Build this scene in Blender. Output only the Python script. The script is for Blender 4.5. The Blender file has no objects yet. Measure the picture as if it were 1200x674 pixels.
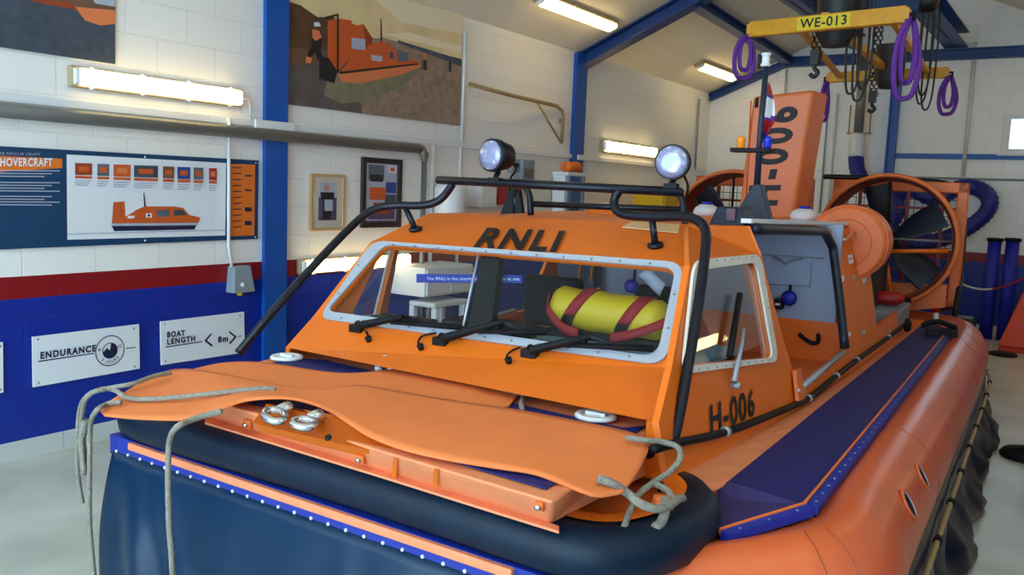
import bpy, bmesh, math, random
from mathutils import Vector, Matrix, noise
from mathutils.geometry import tessellate_polygon
random.seed(4)
scene = bpy.context.scene
COL = scene.collection

# ------------------------------------------------------------ camera model
CX, CY, F = 600.0, 337.0, 1008.374930271474
RX = Vector((0.83109852, 0.09614669, -0.54775092))
RY = Vector((0.55474445, -0.07396593, 0.82872651))
RZ = Vector((0.03916441, -0.99261516, -0.11480982))
CAM = Vector((5.5, 0.0, 1.84))
YAW = math.radians(3.5)
ORG = Vector((3.36, 1.95, 0.0))
cA, sA = math.cos(YAW), math.sin(YAW)

def ray(px, py):
    d = Vector((px - CX, py - CY, F))
    return Vector((RX.dot(d), RY.dot(d), RZ.dot(d)))
def W(px, py, ax, val):
    """world point seen at a pixel of the photograph on the plane x|y|z = val"""
    i = 'xyz'.index(ax); d = ray(px, py); t = (val - CAM[i]) / d[i]
    return CAM + d * t
def loc(p):  # world -> craft
    q = p - ORG
    return Vector((cA*q.x + sA*q.y, -sA*q.x + cA*q.y, q.z))
CC = loc(CAM)
def rayc(px, py):
    d = ray(px, py); return Vector((cA*d.x + sA*d.y, -sA*d.x + cA*d.y, d.z))
def K(px, py, ax, val):
    """craft point (u across, v aft, z up) on the plane u|v|z = val"""
    i = 'uvz'.index(ax); d = rayc(px, py); t = (val - CC[i]) / d[i]
    return CC + d * t
def KP(px, py, n, k):
    n = Vector(n); d = rayc(px, py); return CC + d * ((k - n.dot(CC)) / n.dot(d))

# ------------------------------------------------------------ materials
def lin(c):
    return tuple(((v/255.)/12.92 if v/255. <= .04045 else ((v/255.+.055)/1.055)**2.4) for v in c) + (1.,)
MATS = {}
def mat(name, rgb, rough=.5, metal=0., emit=0., bump=0., bscale=40., var=0., vscale=6., coat=0., spec=.5):
    if name in MATS: return MATS[name]
    m = bpy.data.materials.new(name); m.use_nodes = True
    nt = m.node_tree; b = nt.nodes['Principled BSDF']
    c = lin(rgb)
    b.inputs['Base Color'].default_value = c
    b.inputs['Roughness'].default_value = rough
    b.inputs['Metallic'].default_value = metal
    b.inputs['Coat Weight'].default_value = coat
    b.inputs['Specular IOR Level'].default_value = spec
    tc = nt.nodes.new('ShaderNodeTexCoord')
    if emit:
        b.inputs['Emission Color'].default_value = c; b.inputs['Emission Strength'].default_value = emit
    if var:
        n = nt.nodes.new('ShaderNodeTexNoise'); n.inputs['Scale'].default_value = vscale; n.inputs['Detail'].default_value = 6
        r = nt.nodes.new('ShaderNodeMapRange'); r.inputs[1].default_value = .3; r.inputs[2].default_value = .7
        r.inputs[3].default_value = 1-var; r.inputs[4].default_value = 1+var*.6
        mx = nt.nodes.new('ShaderNodeMix'); mx.data_type = 'RGBA'; mx.blend_type = 'MULTIPLY'; mx.inputs[0].default_value = 1
        mx.inputs[6].default_value = c
        nt.links.new(tc.outputs['Object'], n.inputs['Vector']); nt.links.new(n.outputs['Fac'], r.inputs[0])
        nt.links.new(r.outputs[0], mx.inputs[7]); nt.links.new(mx.outputs[2], b.inputs['Base Color'])
    if bump:
        n2 = nt.nodes.new('ShaderNodeTexNoise'); n2.inputs['Scale'].default_value = bscale; n2.inputs['Detail'].default_value = 4
        bp = nt.nodes.new('ShaderNodeBump'); bp.inputs['Strength'].default_value = bump; bp.inputs['Distance'].default_value = .01
        nt.links.new(tc.outputs['Object'], n2.inputs['Vector']); nt.links.new(n2.outputs['Fac'], bp.inputs['Height'])
        nt.links.new(bp.outputs[0], b.inputs['Normal'])
    MATS[name] = m
    return m
def glass(name, tint, refl=.08):
    m = bpy.data.materials.new(name); m.use_nodes = True; nt = m.node_tree
    for n in list(nt.nodes): nt.nodes.remove(n)
    o = nt.nodes.new('ShaderNodeOutputMaterial'); mx = nt.nodes.new('ShaderNodeMixShader')
    t = nt.nodes.new('ShaderNodeBsdfTransparent'); g = nt.nodes.new('ShaderNodeBsdfGlossy')
    lw = nt.nodes.new('ShaderNodeLayerWeight'); lw.inputs[0].default_value = .5
    t.inputs[0].default_value = tint; g.inputs['Roughness'].default_value = .02; g.inputs[0].default_value = (.9, .95, 1, 1)
    pw = nt.nodes.new('ShaderNodeMath'); pw.operation = 'POWER'; pw.inputs[1].default_value = 4.
    ml = nt.nodes.new('ShaderNodeMath'); ml.operation = 'MULTIPLY_ADD'; ml.inputs[1].default_value = .6; ml.inputs[2].default_value = refl
    nt.links.new(lw.outputs['Facing'], pw.inputs[0]); nt.links.new(pw.outputs[0], ml.inputs[0]); nt.links.new(ml.outputs[0], mx.inputs[0])
    nt.links.new(t.outputs[0], mx.inputs[1]); nt.links.new(g.outputs[0], mx.inputs[2]); nt.links.new(mx.outputs[0], o.inputs[0])
    MATS[name] = m; return m
def wall_mat(name, ax):
    """painted blockwork: cream above, red band, blue dado, pale skirting; ax = horizontal axis of the wall"""
    m = bpy.data.materials.new(name); m.use_nodes = True; nt = m.node_tree; b = nt.nodes['Principled BSDF']
    b.inputs['Roughness'].default_value = .42
    tc = nt.nodes.new('ShaderNodeTexCoord'); sp = nt.nodes.new('ShaderNodeSeparateXYZ'); nt.links.new(tc.outputs['Object'], sp.inputs[0])
    cb = nt.nodes.new('ShaderNodeCombineXYZ')
    nt.links.new(sp.outputs['XYZ'.index(ax)], cb.inputs[0]); nt.links.new(sp.outputs[2], cb.inputs[1])
    mp = nt.nodes.new('ShaderNodeMapping'); mp.inputs['Location'].default_value = (.10, .03, 0)
    nt.links.new(cb.outputs[0], mp.inputs[0])
    br = nt.nodes.new('ShaderNodeTexBrick'); br.inputs['Scale'].default_value = 1
    br.inputs['Brick Width'].default_value = .478; br.inputs['Row Height'].default_value = .234
    br.inputs['Mortar Size'].default_value = .006; br.inputs['Mortar Smooth'].default_value = .6
    br.inputs['Color1'].default_value = (1, 1, 1, 1); br.inputs['Color2'].default_value = (.975, .975, .975, 1); br.inputs['Mortar'].default_value = (.9, .9, .9, 1)
    nt.links.new(mp.outputs[0], br.inputs[0])
    rp = nt.nodes.new('ShaderNodeValToRGB'); rp.color_ramp.interpolation = 'CONSTANT'
    mr = nt.nodes.new('ShaderNodeMath'); mr.operation = 'DIVIDE'; mr.inputs[1].default_value = 4.
    nt.links.new(sp.outputs[2], mr.inputs[0]); nt.links.new(mr.outputs[0], rp.inputs[0])
    els = rp.color_ramp.elements
    els[0].position = 0; els[0].color = lin((205, 210, 205))
    els[1].position = .125/4; els[1].color = lin((0, 42, 150))
    e = els.new(1.02/4); e.color = lin((140, 16, 24))
    e = els.new(1.165/4); e.color = lin((246, 244, 238))
    mx = nt.nodes.new('ShaderNodeMix'); mx.data_type = 'RGBA'; mx.blend_type = 'MULTIPLY'; mx.inputs[0].default_value = 1
    nt.links.new(rp.outputs[0], mx.inputs[6]); nt.links.new(br.outputs['Color'], mx.inputs[7]); nt.links.new(mx.outputs[2], b.inputs['Base Color'])
    ns = nt.nodes.new('ShaderNodeTexNoise'); ns.inputs['Scale'].default_value = 60; nt.links.new(tc.outputs['Object'], ns.inputs[0])
    ad = nt.nodes.new('ShaderNodeMath'); ad.operation = 'MULTIPLY_ADD'; ad.inputs[1].default_value = .12
    inv = nt.nodes.new('ShaderNodeMath'); inv.operation = 'SUBTRACT'; inv.inputs[0].default_value = 1.
    nt.links.new(br.outputs['Fac'], inv.inputs[1]); nt.links.new(ns.outputs['Fac'], ad.inputs[0]); nt.links.new(inv.outputs[0], ad.inputs[2])
    bp = nt.nodes.new('ShaderNodeBump'); bp.inputs['Strength'].default_value = .35; bp.inputs['Distance'].default_value = .006
    nt.links.new(ad.outputs[0], bp.inputs['Height']); nt.links.new(bp.outputs[0], b.inputs['Normal'])
    MATS[name] = m; return m

ORANGE = mat('orange_gelcoat', (234, 112, 14), .42, var=.06, vscale=3, bump=.03, bscale=60)
ORANGE_F = mat('orange_faded', (234, 138, 90), .5, var=.10, vscale=9, bump=.05, bscale=70)
SEAM = mat('tube_seam', (150, 66, 34), .5)
ORANGE_F2 = mat('orange_fin', (228, 118, 56), .42, var=.08, vscale=4)
ORANGE_W = mat('orange_weathered', (234, 116, 48), .5, var=.10, vscale=9, bump=.05, bscale=70)
TUBE_O = mat('orange_tube_fabric', (216, 96, 48), .3, var=.10, vscale=4, bump=.06, bscale=30)
MAT_O = mat('orange_rubber_sheet', (236, 126, 62), .75, var=.07, vscale=5, bump=.04, bscale=25)
RED_O = mat('duct_inner_red', (150, 36, 18), .5)
DBLUE = mat('deck_blue', (8, 18, 98), .6, var=.15, vscale=12, bump=.25, bscale=260)
DBLUE2 = mat('deck_blue_faded', (46, 36, 92), .6, var=.15, vscale=12, bump=.2, bscale=260)
EDGEBLUE = mat('edge_strip_blue', (14, 40, 140), .5)
SKIRT = mat('skirt_vinyl', (2, 40, 66), .28, bump=.08, bscale=9, spec=.3)
SKIRT_BK = mat('skirt_black', (20, 22, 26), .33, bump=.3, bscale=10)
RUBBER = mat('fender_rubber', (6, 28, 46), .42, var=.25, vscale=7, bump=.1, bscale=30, spec=.22)
BLACK = mat('black_tube_paint', (10, 16, 28), .35, spec=.35)
BLACKM = mat('black_matt', (12, 13, 16), .6, spec=.25)
DARKBLUEGREY = mat('mast_blue_grey', (22, 36, 58), .5)
PROPBK = mat('propeller_black', (18, 30, 44), .4)
ALU = mat('aluminium_frame', (176, 182, 192), .38, metal=.35, bump=.04, bscale=150)
CREAMF = mat('cream_frame', (226, 220, 204), .4)
WHITE = mat('white_paint', (232, 233, 232), .45)
WHITEP = mat('white_plastic', (226, 228, 230), .4)
PAPER = mat('paper_white', (222, 228, 240), .7)
CHROME = mat('chrome', (215, 215, 220), .12, metal=1.)
STEEL = mat('galvanised_steel', (128, 128, 126), .42, metal=.6, bump=.05)
GREYP = mat('grey_plastic', (140, 152, 160), .5)
CABGREY = mat('cabin_panel_grey', (150, 170, 195), .45)
CABBLUE = mat('cabin_lining_pale_blue', (128, 155, 170), .45)
DARKIN = mat('cabin_dark_lining', (20, 25, 34), .7, spec=.15)
ROPE = mat('rope_grey', (150, 144, 128), .85, bump=.9, bscale=150, var=.2, vscale=60)
YELLOW = mat('yellow_bag', (222, 186, 14), .55, bump=.12, bscale=14)
YELLOWP = mat('yellow_steel', (226, 160, 16), .42, var=.12, vscale=8)
YELLOWL = mat('yellow_label', (232, 205, 30), .5)
YELLOWC = mat('yellow_cabinet', (226, 182, 14), .45)
REDS = mat('red_strap', (160, 20, 28), .7)
REDP = mat('red_plastic', (176, 24, 28), .4)
PURPLE = mat('purple_sling', (104, 46, 150), .75)
BBLUE = mat('steel_blue_paint', (4, 82, 170), .4, var=.05)
NAVY = mat('beam_navy_paint', (8, 54, 118), .45)
HOSE = mat('blue_hose', (24, 30, 128), .5, bump=.3, bscale=50)
PIPEB = mat('blue_pipe', (18, 32, 170), .45)
WOODL = mat('light_wood', (196, 160, 112), .5, bump=.1)
WOODD = mat('dark_wood', (44, 34, 32), .45)
TAN = mat('tan_rod', (168, 140, 92), .5)
PANELB = mat('panel_navy', (4, 60, 98), .5)
PANELO = mat('panel_orange', (232, 120, 36), .5)
INK = mat('ink_navy', (18, 26, 66), .6)
INKB = mat('ink_black', (16, 14, 16), .6)
INKW = mat('ink_white', (232, 236, 240), .6)
INKG = mat('ink_grey', (176, 182, 198), .6)
CEIL = mat('ceiling_paint', (248, 238, 214), .6, var=.03)
LAMPW = mat('lamp_glow', (255, 226, 160), .4, emit=9.)
LAMPB = mat('lamp_housing', (176, 158, 118), .5)
AMBER = mat('amber_lens', (240, 140, 20), .2, emit=.15)
BLUEL = mat('blue_lens', (20, 50, 190), .2, emit=.1)
GLASS = glass('window_glass', (.92, .95, .96, 1), .012)
GLASS2 = glass('cabin_glass', (.88, .91, .92, 1), .04)
LENS = mat('lamp_lens', (120, 130, 158), .12, metal=.4)
LENSD = mat('lamp_lens_dark', (70, 62, 84), .15, metal=.6)
LENSB = mat('lamp_lens_bright', (210, 220, 240), .12, metal=.7)
def lens_mat():
    m = bpy.data.materials.new('lens_facets'); m.use_nodes = True; nt = m.node_tree; b = nt.nodes['Principled BSDF']
    tc = nt.nodes.new('ShaderNodeTexCoord'); v = nt.nodes.new('ShaderNodeTexVoronoi'); v.inputs['Scale'].default_value = 34.; v.feature = 'SMOOTH_F1'
    r = nt.nodes.new('ShaderNodeValToRGB'); r.color_ramp.elements[0].position = .1; r.color_ramp.elements[0].color = lin((236, 242, 252)); r.color_ramp.elements[1].position = .55; r.color_ramp.elements[1].color = lin((150, 152, 186))
    n = nt.nodes.new('ShaderNodeTexNoise'); n.inputs['Scale'].default_value = 22.
    nt.links.new(tc.outputs['Object'], v.inputs['Vector']); nt.links.new(tc.outputs['Object'], n.inputs['Vector'])
    mx = nt.nodes.new('ShaderNodeMath'); mx.operation = 'MULTIPLY_ADD'; mx.inputs[1].default_value = .9; mx.inputs[2].default_value = -.25
    ad = nt.nodes.new('ShaderNodeMath'); ad.operation = 'ADD'
    nt.links.new(n.outputs['Fac'], mx.inputs[0]); nt.links.new(v.outputs['Distance'], ad.inputs[0]); nt.links.new(mx.outputs[0], ad.inputs[1])
    nt.links.new(ad.outputs[0], r.inputs[0]); nt.links.new(r.outputs[0], b.inputs['Base Color'])
    bp = nt.nodes.new('ShaderNodeBump'); bp.inputs['Strength'].default_value = .5; bp.inputs['Distance'].default_value = .004; nt.links.new(ad.outputs[0], bp.inputs['Height']); nt.links.new(bp.outputs[0], b.inputs['Normal'])
    b.inputs['Roughness'].default_value = .15; b.inputs['Metallic'].default_value = .35
    return m
LENSM = lens_mat()
# ------------------------------------------------------------ builders
def link(o, parent=None):
    COL.objects.link(o)
    if parent is not None: o.parent = parent
    return o
def tag(o, label, cat, group=None):
    o['label'] = label; o['category'] = cat
    if group: o['group'] = group
    return o
def structure(o):
    o['kind'] = 'structure'; return o
def empty(name, p, rz=0, label=None, cat=None, group=None):
    o = bpy.data.objects.new(name, None); o.empty_display_size = .1
    o.location = p; o.rotation_euler = (0, 0, rz); link(o)
    if label: tag(o, label, cat, group)
    return o
class MB:
    """collects geometry for ONE mesh object (coordinates in the frame of its thing)"""
    def __init__(s): s.v = []; s.f = []; s.m = []; s.mats = []; s.sm = []
    def mi(s, m):
        if m not in s.mats: s.mats.append(m)
        return s.mats.index(m)
    def add(s, vs, fs, m, smooth=False):
        n = len(s.v); s.v += [tuple(x) for x in vs]; k = s.mi(m)
        for f in fs: s.f.append([n+i for i in f]); s.m.append(k); s.sm.append(smooth)
        return s
    def box(s, a, b, m):
        x0, y0, z0 = [min(a[i], b[i]) for i in range(3)]; x1, y1, z1 = [max(a[i], b[i]) for i in range(3)]
        v = [(x0,y0,z0),(x1,y0,z0),(x1,y1,z0),(x0,y1,z0),(x0,y0,z1),(x1,y0,z1),(x1,y1,z1),(x0,y1,z1)]
        return s.add(v, [(0,3,2,1),(4,5,6,7),(0,1,5,4),(1,2,6,5),(2,3,7,6),(3,0,4,7)], m)
    def hexa(s, v8, m):
        return s.add(v8, [(0,3,2,1),(4,5,6,7),(0,1,5,4),(1,2,6,5),(2,3,7,6),(3,0,4,7)], m)
    def poly(s, pts, m):
        pts = [Vector(p) for p in pts]
        return s.add(pts, [tuple(t) for t in tessellate_polygon([pts])], m)
    def prism(s, pts, d, m):
        """flat outline pts thickened by vector d"""
        pts = [Vector(p) for p in pts]; d = Vector(d); n = len(pts)
        tris = tessellate_polygon([pts])
        s.add(pts + [p + d for p in pts],
              [tuple(t) for t in tris] + [tuple(n+i for i in reversed(t)) for t in tris] + [(i, (i+1) % n, n+(i+1) % n, n+i) for i in range(n)], m)
        return s
    def holed(s, outer, holes, d, m):
        """flat outline with holes, thickened by vector d"""
        loops = [[Vector(p) for p in outer]] + [[Vector(p) for p in h] for h in holes]
        flat = [p for l in loops for p in l]; n = len(flat); d = Vector(d)
        tris = tessellate_polygon(loops); fs = [tuple(t) for t in tris]
        k = 0; side = []
        for l in loops:
            for i in range(len(l)): side.append((k+i, k+(i+1) % len(l), n+k+(i+1) % len(l), n+k+i))
            k += len(l)
        s.add(flat + [p + d for p in flat], fs + [tuple(n+i for i in reversed(t)) for t in fs] + side, m)
        return s
    def tube(s, pts, r, m, n=10, closed=False, cap=True, smooth=True, sub=0):
        pts = [Vector(p) for p in pts]
        if sub: pts = catmull(pts, sub, closed)
        L = len(pts); rs = r if isinstance(r, (list, tuple)) else [r]*L
        T = []
        for i in range(L):
            a = pts[(i-1) % L] if (closed or i > 0) else pts[i]; b = pts[(i+1) % L] if (closed or i < L-1) else pts[i]
            T.append((b-a).normalized())
        up = Vector((0, 0, 1)) if abs(T[0].z) < .9 else Vector((1, 0, 0))
        N = (up - T[0]*up.dot(T[0])).normalized(); vs = []
        for i in range(L):
            N = (N - T[i]*N.dot(T[i])).normalized(); B = T[i].cross(N)
            for k in range(n):
                a = 2*math.pi*k/n; vs.append(pts[i] + (N*math.cos(a) + B*math.sin(a))*rs[i])
        fs = []
        for i in range(L if closed else L-1):
            for k in range(n):
                a, b = i*n, ((i+1) % L)*n
                fs.append((a+k, a+(k+1) % n, b+(k+1) % n, b+k))
        if cap and not closed: fs += [tuple(reversed(range(n))), tuple(range((L-1)*n, L*n))]
        return s.add(vs, fs, m, smooth)
    def lathe(s, c, axis, prof, m, n=28, smooth=True, capends=True):
        """prof = [(distance along axis, radius)]"""
        c = Vector(c); ax = Vector(axis).normalized(); up = Vector((0, 0, 1)) if abs(ax.z) < .9 else Vector((1, 0, 0))
        N = (up - ax*up.dot(ax)).normalized(); B = ax.cross(N); vs = []; fs = []
        for (h, r) in prof:
            for k in range(n):
                a = 2*math.pi*k/n; vs.append(c + ax*h + (N*math.cos(a)+B*math.sin(a))*r)
        for i in range(len(prof)-1):
            for k in range(n): fs.append((i*n+k, i*n+(k+1) % n, (i+1)*n+(k+1) % n, (i+1)*n+k))
        if capends: fs += [tuple(reversed(range(n))), tuple(range((len(prof)-1)*n, len(prof)*n))]
        return s.add(vs, fs, m, smooth)
    def grid(s, rows, m, smooth=True):
        R, Cn = len(rows), len(rows[0]); vs = [p for r in rows for p in r]
        return s.add(vs, [(i*Cn+j, i*Cn+j+1, (i+1)*Cn+j+1, (i+1)*Cn+j) for i in range(R-1) for j in range(Cn-1)], m, smooth)
    def build(s, name, parent=None, origin=None, bevel=0, solid=0, seg=2):
        me = bpy.data.meshes.new(name); o0 = Vector(origin) if origin is not None else Vector((0, 0, 0))
        me.from_pydata([tuple(Vector(v)-o0) for v in s.v], [], s.f)
        for m in s.mats: me.materials.append(m)
        me.polygons.foreach_set('material_index', s.m); me.polygons.foreach_set('use_smooth', s.sm)
        bm = bmesh.new(); bm.from_mesh(me); bmesh.ops.recalc_face_normals(bm, faces=bm.faces); bm.to_mesh(me); bm.free()
        me.update()
        o = bpy.data.objects.new(name, me); o.location = o0; link(o, parent)
        if solid:
            md = o.modifiers.new('thick', 'SOLIDIFY'); md.thickness = solid; md.offset = 0
        if bevel:
            md = o.modifiers.new('bevel', 'BEVEL'); md.width = bevel; md.segments = seg; md.limit_method = 'ANGLE'; md.angle_limit = .6
        return o
def catmull(P, n, closed=False):
    out = []; L = len(P); P = [Vector(p) for p in P]
    for i in range(L if closed else L-1):
        p0 = P[(i-1) % L] if (closed or i > 0) else P[0]; p1 = P[i]; p2 = P[(i+1) % L]
        p3 = P[(i+2) % L] if (closed or i+2 < L) else P[-1]
        for k in range(n):
            t = k/n
            out.append(.5*((2*p1) + (p2-p0)*t + (2*p0-5*p1+4*p2-p3)*t*t + (3*p1-p0-3*p2+p3)*t**3))
    if not closed: out.append(P[-1])
    return out
def resample(P, n):
    P = [Vector(p) for p in P]; d = [0]
    for i in range(1, len(P)): d.append(d[-1] + (P[i]-P[i-1]).length)
    out = []
    for k in range(n):
        t = d[-1]*k/(n-1); i = 1
        while i < len(P)-1 and d[i] < t: i += 1
        a = (t-d[i-1])/max(d[i]-d[i-1], 1e-9); out.append(P[i-1].lerp(P[i], a))
    return out
def rounded(pts, r, n=5):
    """round the corners of a closed outline (any plane)"""
    out = []; L = len(pts); pts = [Vector(p) for p in pts]
    rs = r if isinstance(r, (list, tuple)) else [r]*L
    for i in range(L):
        p = pts[i]; a = pts[i-1]-p; b = pts[(i+1) % L]-p; rr = min(rs[i], a.length*.45, b.length*.45)
        q0 = p + a.normalized()*rr; q1 = p + b.normalized()*rr
        for k in range(n+1):
            t = k/n; out.append(q0*(1-t)**2 + p*2*t*(1-t) + q1*t*t)
    return out
def text_into(mb, s, BL, BR, TL, m, lift=None, bold=0., shear=0., space=None):
    """lettering filling the parallelogram BL-BR-TL, added to a mesh"""
    cu = bpy.data.curves.new('lettering', 'FONT'); cu.body = s; cu.offset = bold; cu.shear = shear; cu.resolution_u = 4; cu.space_character = space if space else (1.+bold*5)
    ob = bpy.data.objects.new('lettering', cu); me = ob.to_mesh()
    xs = [v.co.x for v in me.vertices]; ys = [v.co.y for v in me.vertices]
    x0, x1, y0, y1 = min(xs), max(xs), min(ys), max(ys)
    BL, BR, TL = Vector(BL), Vector(BR), Vector(TL); X = (BR-BL)/(x1-x0); Y = (TL-BL)/(y1-y0)
    off = lift if lift is not None else Vector((0, 0, 0))
    mb.add([BL + X*(v.co.x-x0) + Y*(v.co.y-y0) + off for v in me.vertices], [tuple(p.vertices) for p in me.polygons], m)
    ob.to_mesh_clear(); bpy.data.objects.remove(ob); bpy.data.curves.remove(cu)
    return mb
def txtobj(name, s, BL, BR, TL, m, parent, lift, bold=0., shear=0., origin=None):
    mb = MB(); text_into(mb, s, BL, BR, TL, m, Vector(lift), bold, shear)
    return mb.build(name, parent, origin)

# ============================================================ THE ROOM
XR, YB, YF = 6.8, 14.2, -3.2
RIDGE, ZE, ZR = 3.4, 3.56, 5.06
def ceil_z(x): return ZE + (ZR-ZE)*(1-abs(x-RIDGE)/RIDGE)
WL = wall_mat('blockwork_side', 'Y'); WB = wall_mat('blockwork_end', 'X')
fl = bpy.data.materials.new('epoxy_floor'); fl.use_nodes = True
nt = fl.node_tree; b = nt.nodes['Principled BSDF']; tc = nt.nodes.new('ShaderNodeTexCoord')
n1 = nt.nodes.new('ShaderNodeTexNoise'); n1.inputs['Scale'].default_value = 1.7; n1.inputs['Detail'].default_value = 8
rp = nt.nodes.new('ShaderNodeValToRGB'); rp.color_ramp.elements[0].position = .3; rp.color_ramp.elements[0].color = lin((182, 182, 166)); rp.color_ramp.elements[1].position = .62; rp.color_ramp.elements[1].color = lin((212, 212, 196))
n2 = nt.nodes.new('ShaderNodeTexNoise'); n2.inputs['Scale'].default_value = 220
bp = nt.nodes.new('ShaderNodeBump'); bp.inputs['Strength'].default_value = .12; bp.inputs['Distance'].default_value = .004
nt.links.new(tc.outputs['Object'], n1.inputs[0]); nt.links.new(n1.outputs['Fac'], rp.inputs[0]); nt.links.new(rp.outputs[0], b.inputs['Base Color'])
nt.links.new(tc.outputs['Object'], n2.inputs[0]); nt.links.new(n2.outputs['Fac'], bp.inputs['Height']); nt.links.new(bp.outputs[0], b.inputs['Normal'])
b.inputs['Roughness'].default_value = .3
structure(MB().box((-.2, YF, -.1), (XR+.2, YB+.2, 0), fl).build('floor'))
structure(MB().box((-.2, YF, 0), (0, YB+.2, ZE+.1), WL).build('wall_left'))
structure(MB().box((XR, YF, 0), (XR+.2, YB+.2, ZE+.1), WL).build('wall_right'))
# end wall with a window opening
wx0, wx1, wz0, wz1 = 4.38, 5.75, 2.60, 3.15
mb = MB()
mb.holed([(0, YB, 0), (XR, YB, 0), (XR, YB, ZE+.02), (RIDGE, YB, ZR+.02), (0, YB, ZE+.02)], [[(wx0, YB, wz0), (wx0, YB, wz1), (wx1, YB, wz1), (wx1, YB, wz0)]], (0, .2, 0), WB)
structure(mb.build('wall_back'))
mb = MB(); t = .1
ze = ceil_z(-.2)
mb.add([(-.2, YF, ze), (RIDGE, YF, ZR), (XR+.2, YF, ze), (-.2, YB+.2, ze), (RIDGE, YB+.2, ZR), (XR+.2, YB+.2, ze),
        (-.2, YF, ze+t), (RIDGE, YF, ZR+t), (XR+.2, YF, ze+t), (-.2, YB+.2, ze+t), (RIDGE, YB+.2, ZR+t), (XR+.2, YB+.2, ze+t)],
       [(0,1,4,3),(1,2,5,4),(6,9,10,7),(7,10,11,8),(0,6,7,1),(1,7,8,2),(3,4,10,9),(4,5,11,10),(0,3,9,6),(2,8,11,5)], CEIL)
structure(mb.build('ceiling'))
mb = MB()
mb.holed([(wx0, YB-.03, wz0), (wx1, YB-.03, wz0), (wx1, YB-.03, wz1), (wx0, YB-.03, wz1)],
         [[(wx0+.1, YB-.03, wz0+.07), (wx0+.1, YB-.03, wz1-.07), (wx1-.1, YB-.03, wz1-.07), (wx1-.1, YB-.03, wz0+.07)]], (0, .12, 0), WHITE)
mb.box((wx0-.04, YB-.06, wz0-.03), (wx1+.04, YB+.02, wz0), WHITE)
wf = structure(mb.build('window_1', None, None, bevel=.008))
MB().box((wx0+.1, YB+.02, wz0+.07), (wx1-.1, YB+.03, wz1-.07), GLASS).build('pane', wf)

def beam(name, a, b, wd, dp, m, up=(0, 0, 1)):
    """H section between a and b: wd across, dp deep, as one mesh"""
    a, b = Vector(a), Vector(b); T = (b-a).normalized(); U = Vector(up); U = (U-T*U.dot(T)).normalized(); S = T.cross(U); mb = MB()
    def bar(s0, s1, u0, u1):
        q = [a+S*s0+U*u0, a+S*s1+U*u0, a+S*s1+U*u1, a+S*s0+U*u1]; r = [p+(b-a) for p in q]; mb.hexa(q+r, m)
    tf = .018
    bar(-wd/2, wd/2, -dp/2, -dp/2+tf); bar(-wd/2, wd/2, dp/2-tf, dp/2); bar(-.012, .012, -dp/2, dp/2)
    return mb
# portal frames
for i, yc in enumerate((4.77, 9.72, -.18)):
    mb = MB()
    y0_, y1_ = {0: (W(308, 220, 'x', .03).y, W(337, 220, 'x', .06).y), 1: (W(671.5, 180, 'x', .06).y, W(684, 180, 'x', .06).y)}.get(i, (yc-.125, yc+.125))
    for sx, x in ((1, 0), (-1, XR)):
        mb.box((x, y0_+.02, 0), (x+sx*.045, y1_-.02, ZE-.02), BBLUE); mb.box((x+sx*.045, y0_, 0), (x+sx*.06, y1_, ZE-.01), BBLUE)
    o = structure(mb.build('trim_%d' % (i*2+1)))
    mb = MB()
    for x0, x1 in ((.0, RIDGE), (XR, RIDGE)):
        z0, z1 = ceil_z(x0)-.1, ceil_z(x1)-.1
        g = beam('r', (x0, yc, z0), (x1, yc, z1), .22, .17, NAVY); mb.v_off = 0
        mb.add(g.v, g.f, NAVY)
    structure(mb.build('trim_%d' % (i*2+2)))
# end wall steelwork
mb = MB(); g = beam('r', (0, YB-.06, 3.48), (1.3, YB-.06, 4.02), .12, .11, NAVY); mb.add(g.v, g.f, NAVY); structure(mb.build('trim_7'))
mb = MB(); g = beam('r', (1.2, YB-.07, 4.01), (XR, YB-.07, 4.01), .14, .15, NAVY); mb.add(g.v, g.f, NAVY); structure(mb.build('trim_8'))
mb = MB(); g = beam('r', (2.93, YB-.07, 0), (2.93, YB-.07, 3.95), .14, .125, BBLUE, up=(1, 0, 0)); mb.add(g.v, g.f, BBLUE); structure(mb.build('trim_9'))
structure(MB().box((3.0, YB-.04, 2.515), (XR, YB, 2.59), BBLUE).build('trim_10', None, None, bevel=.004))
# crane rails under the roof
mb = MB(); g = beam('r', (1.47, 9.72, 4.07), (1.29, YB-.14, 4.03), .16, .13, NAVY); mb.add(g.v, g.f, NAVY); structure(mb.build('trim_11'))
mb = MB(); g = beam('r', (3.62, 3.2, 4.2), (3.7, YB-.14, 4.2), .3, .22, NAVY); mb.add(g.v, g.f, NAVY); structure(mb.build('trim_12'))
mb = MB(); g = beam('r', (2.35, 5.5, 4.25), (2.35, YB-.14, 4.25), .2, .2, NAVY); mb.add(g.v, g.f, NAVY); structure(mb.build('trim_13'))

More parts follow.
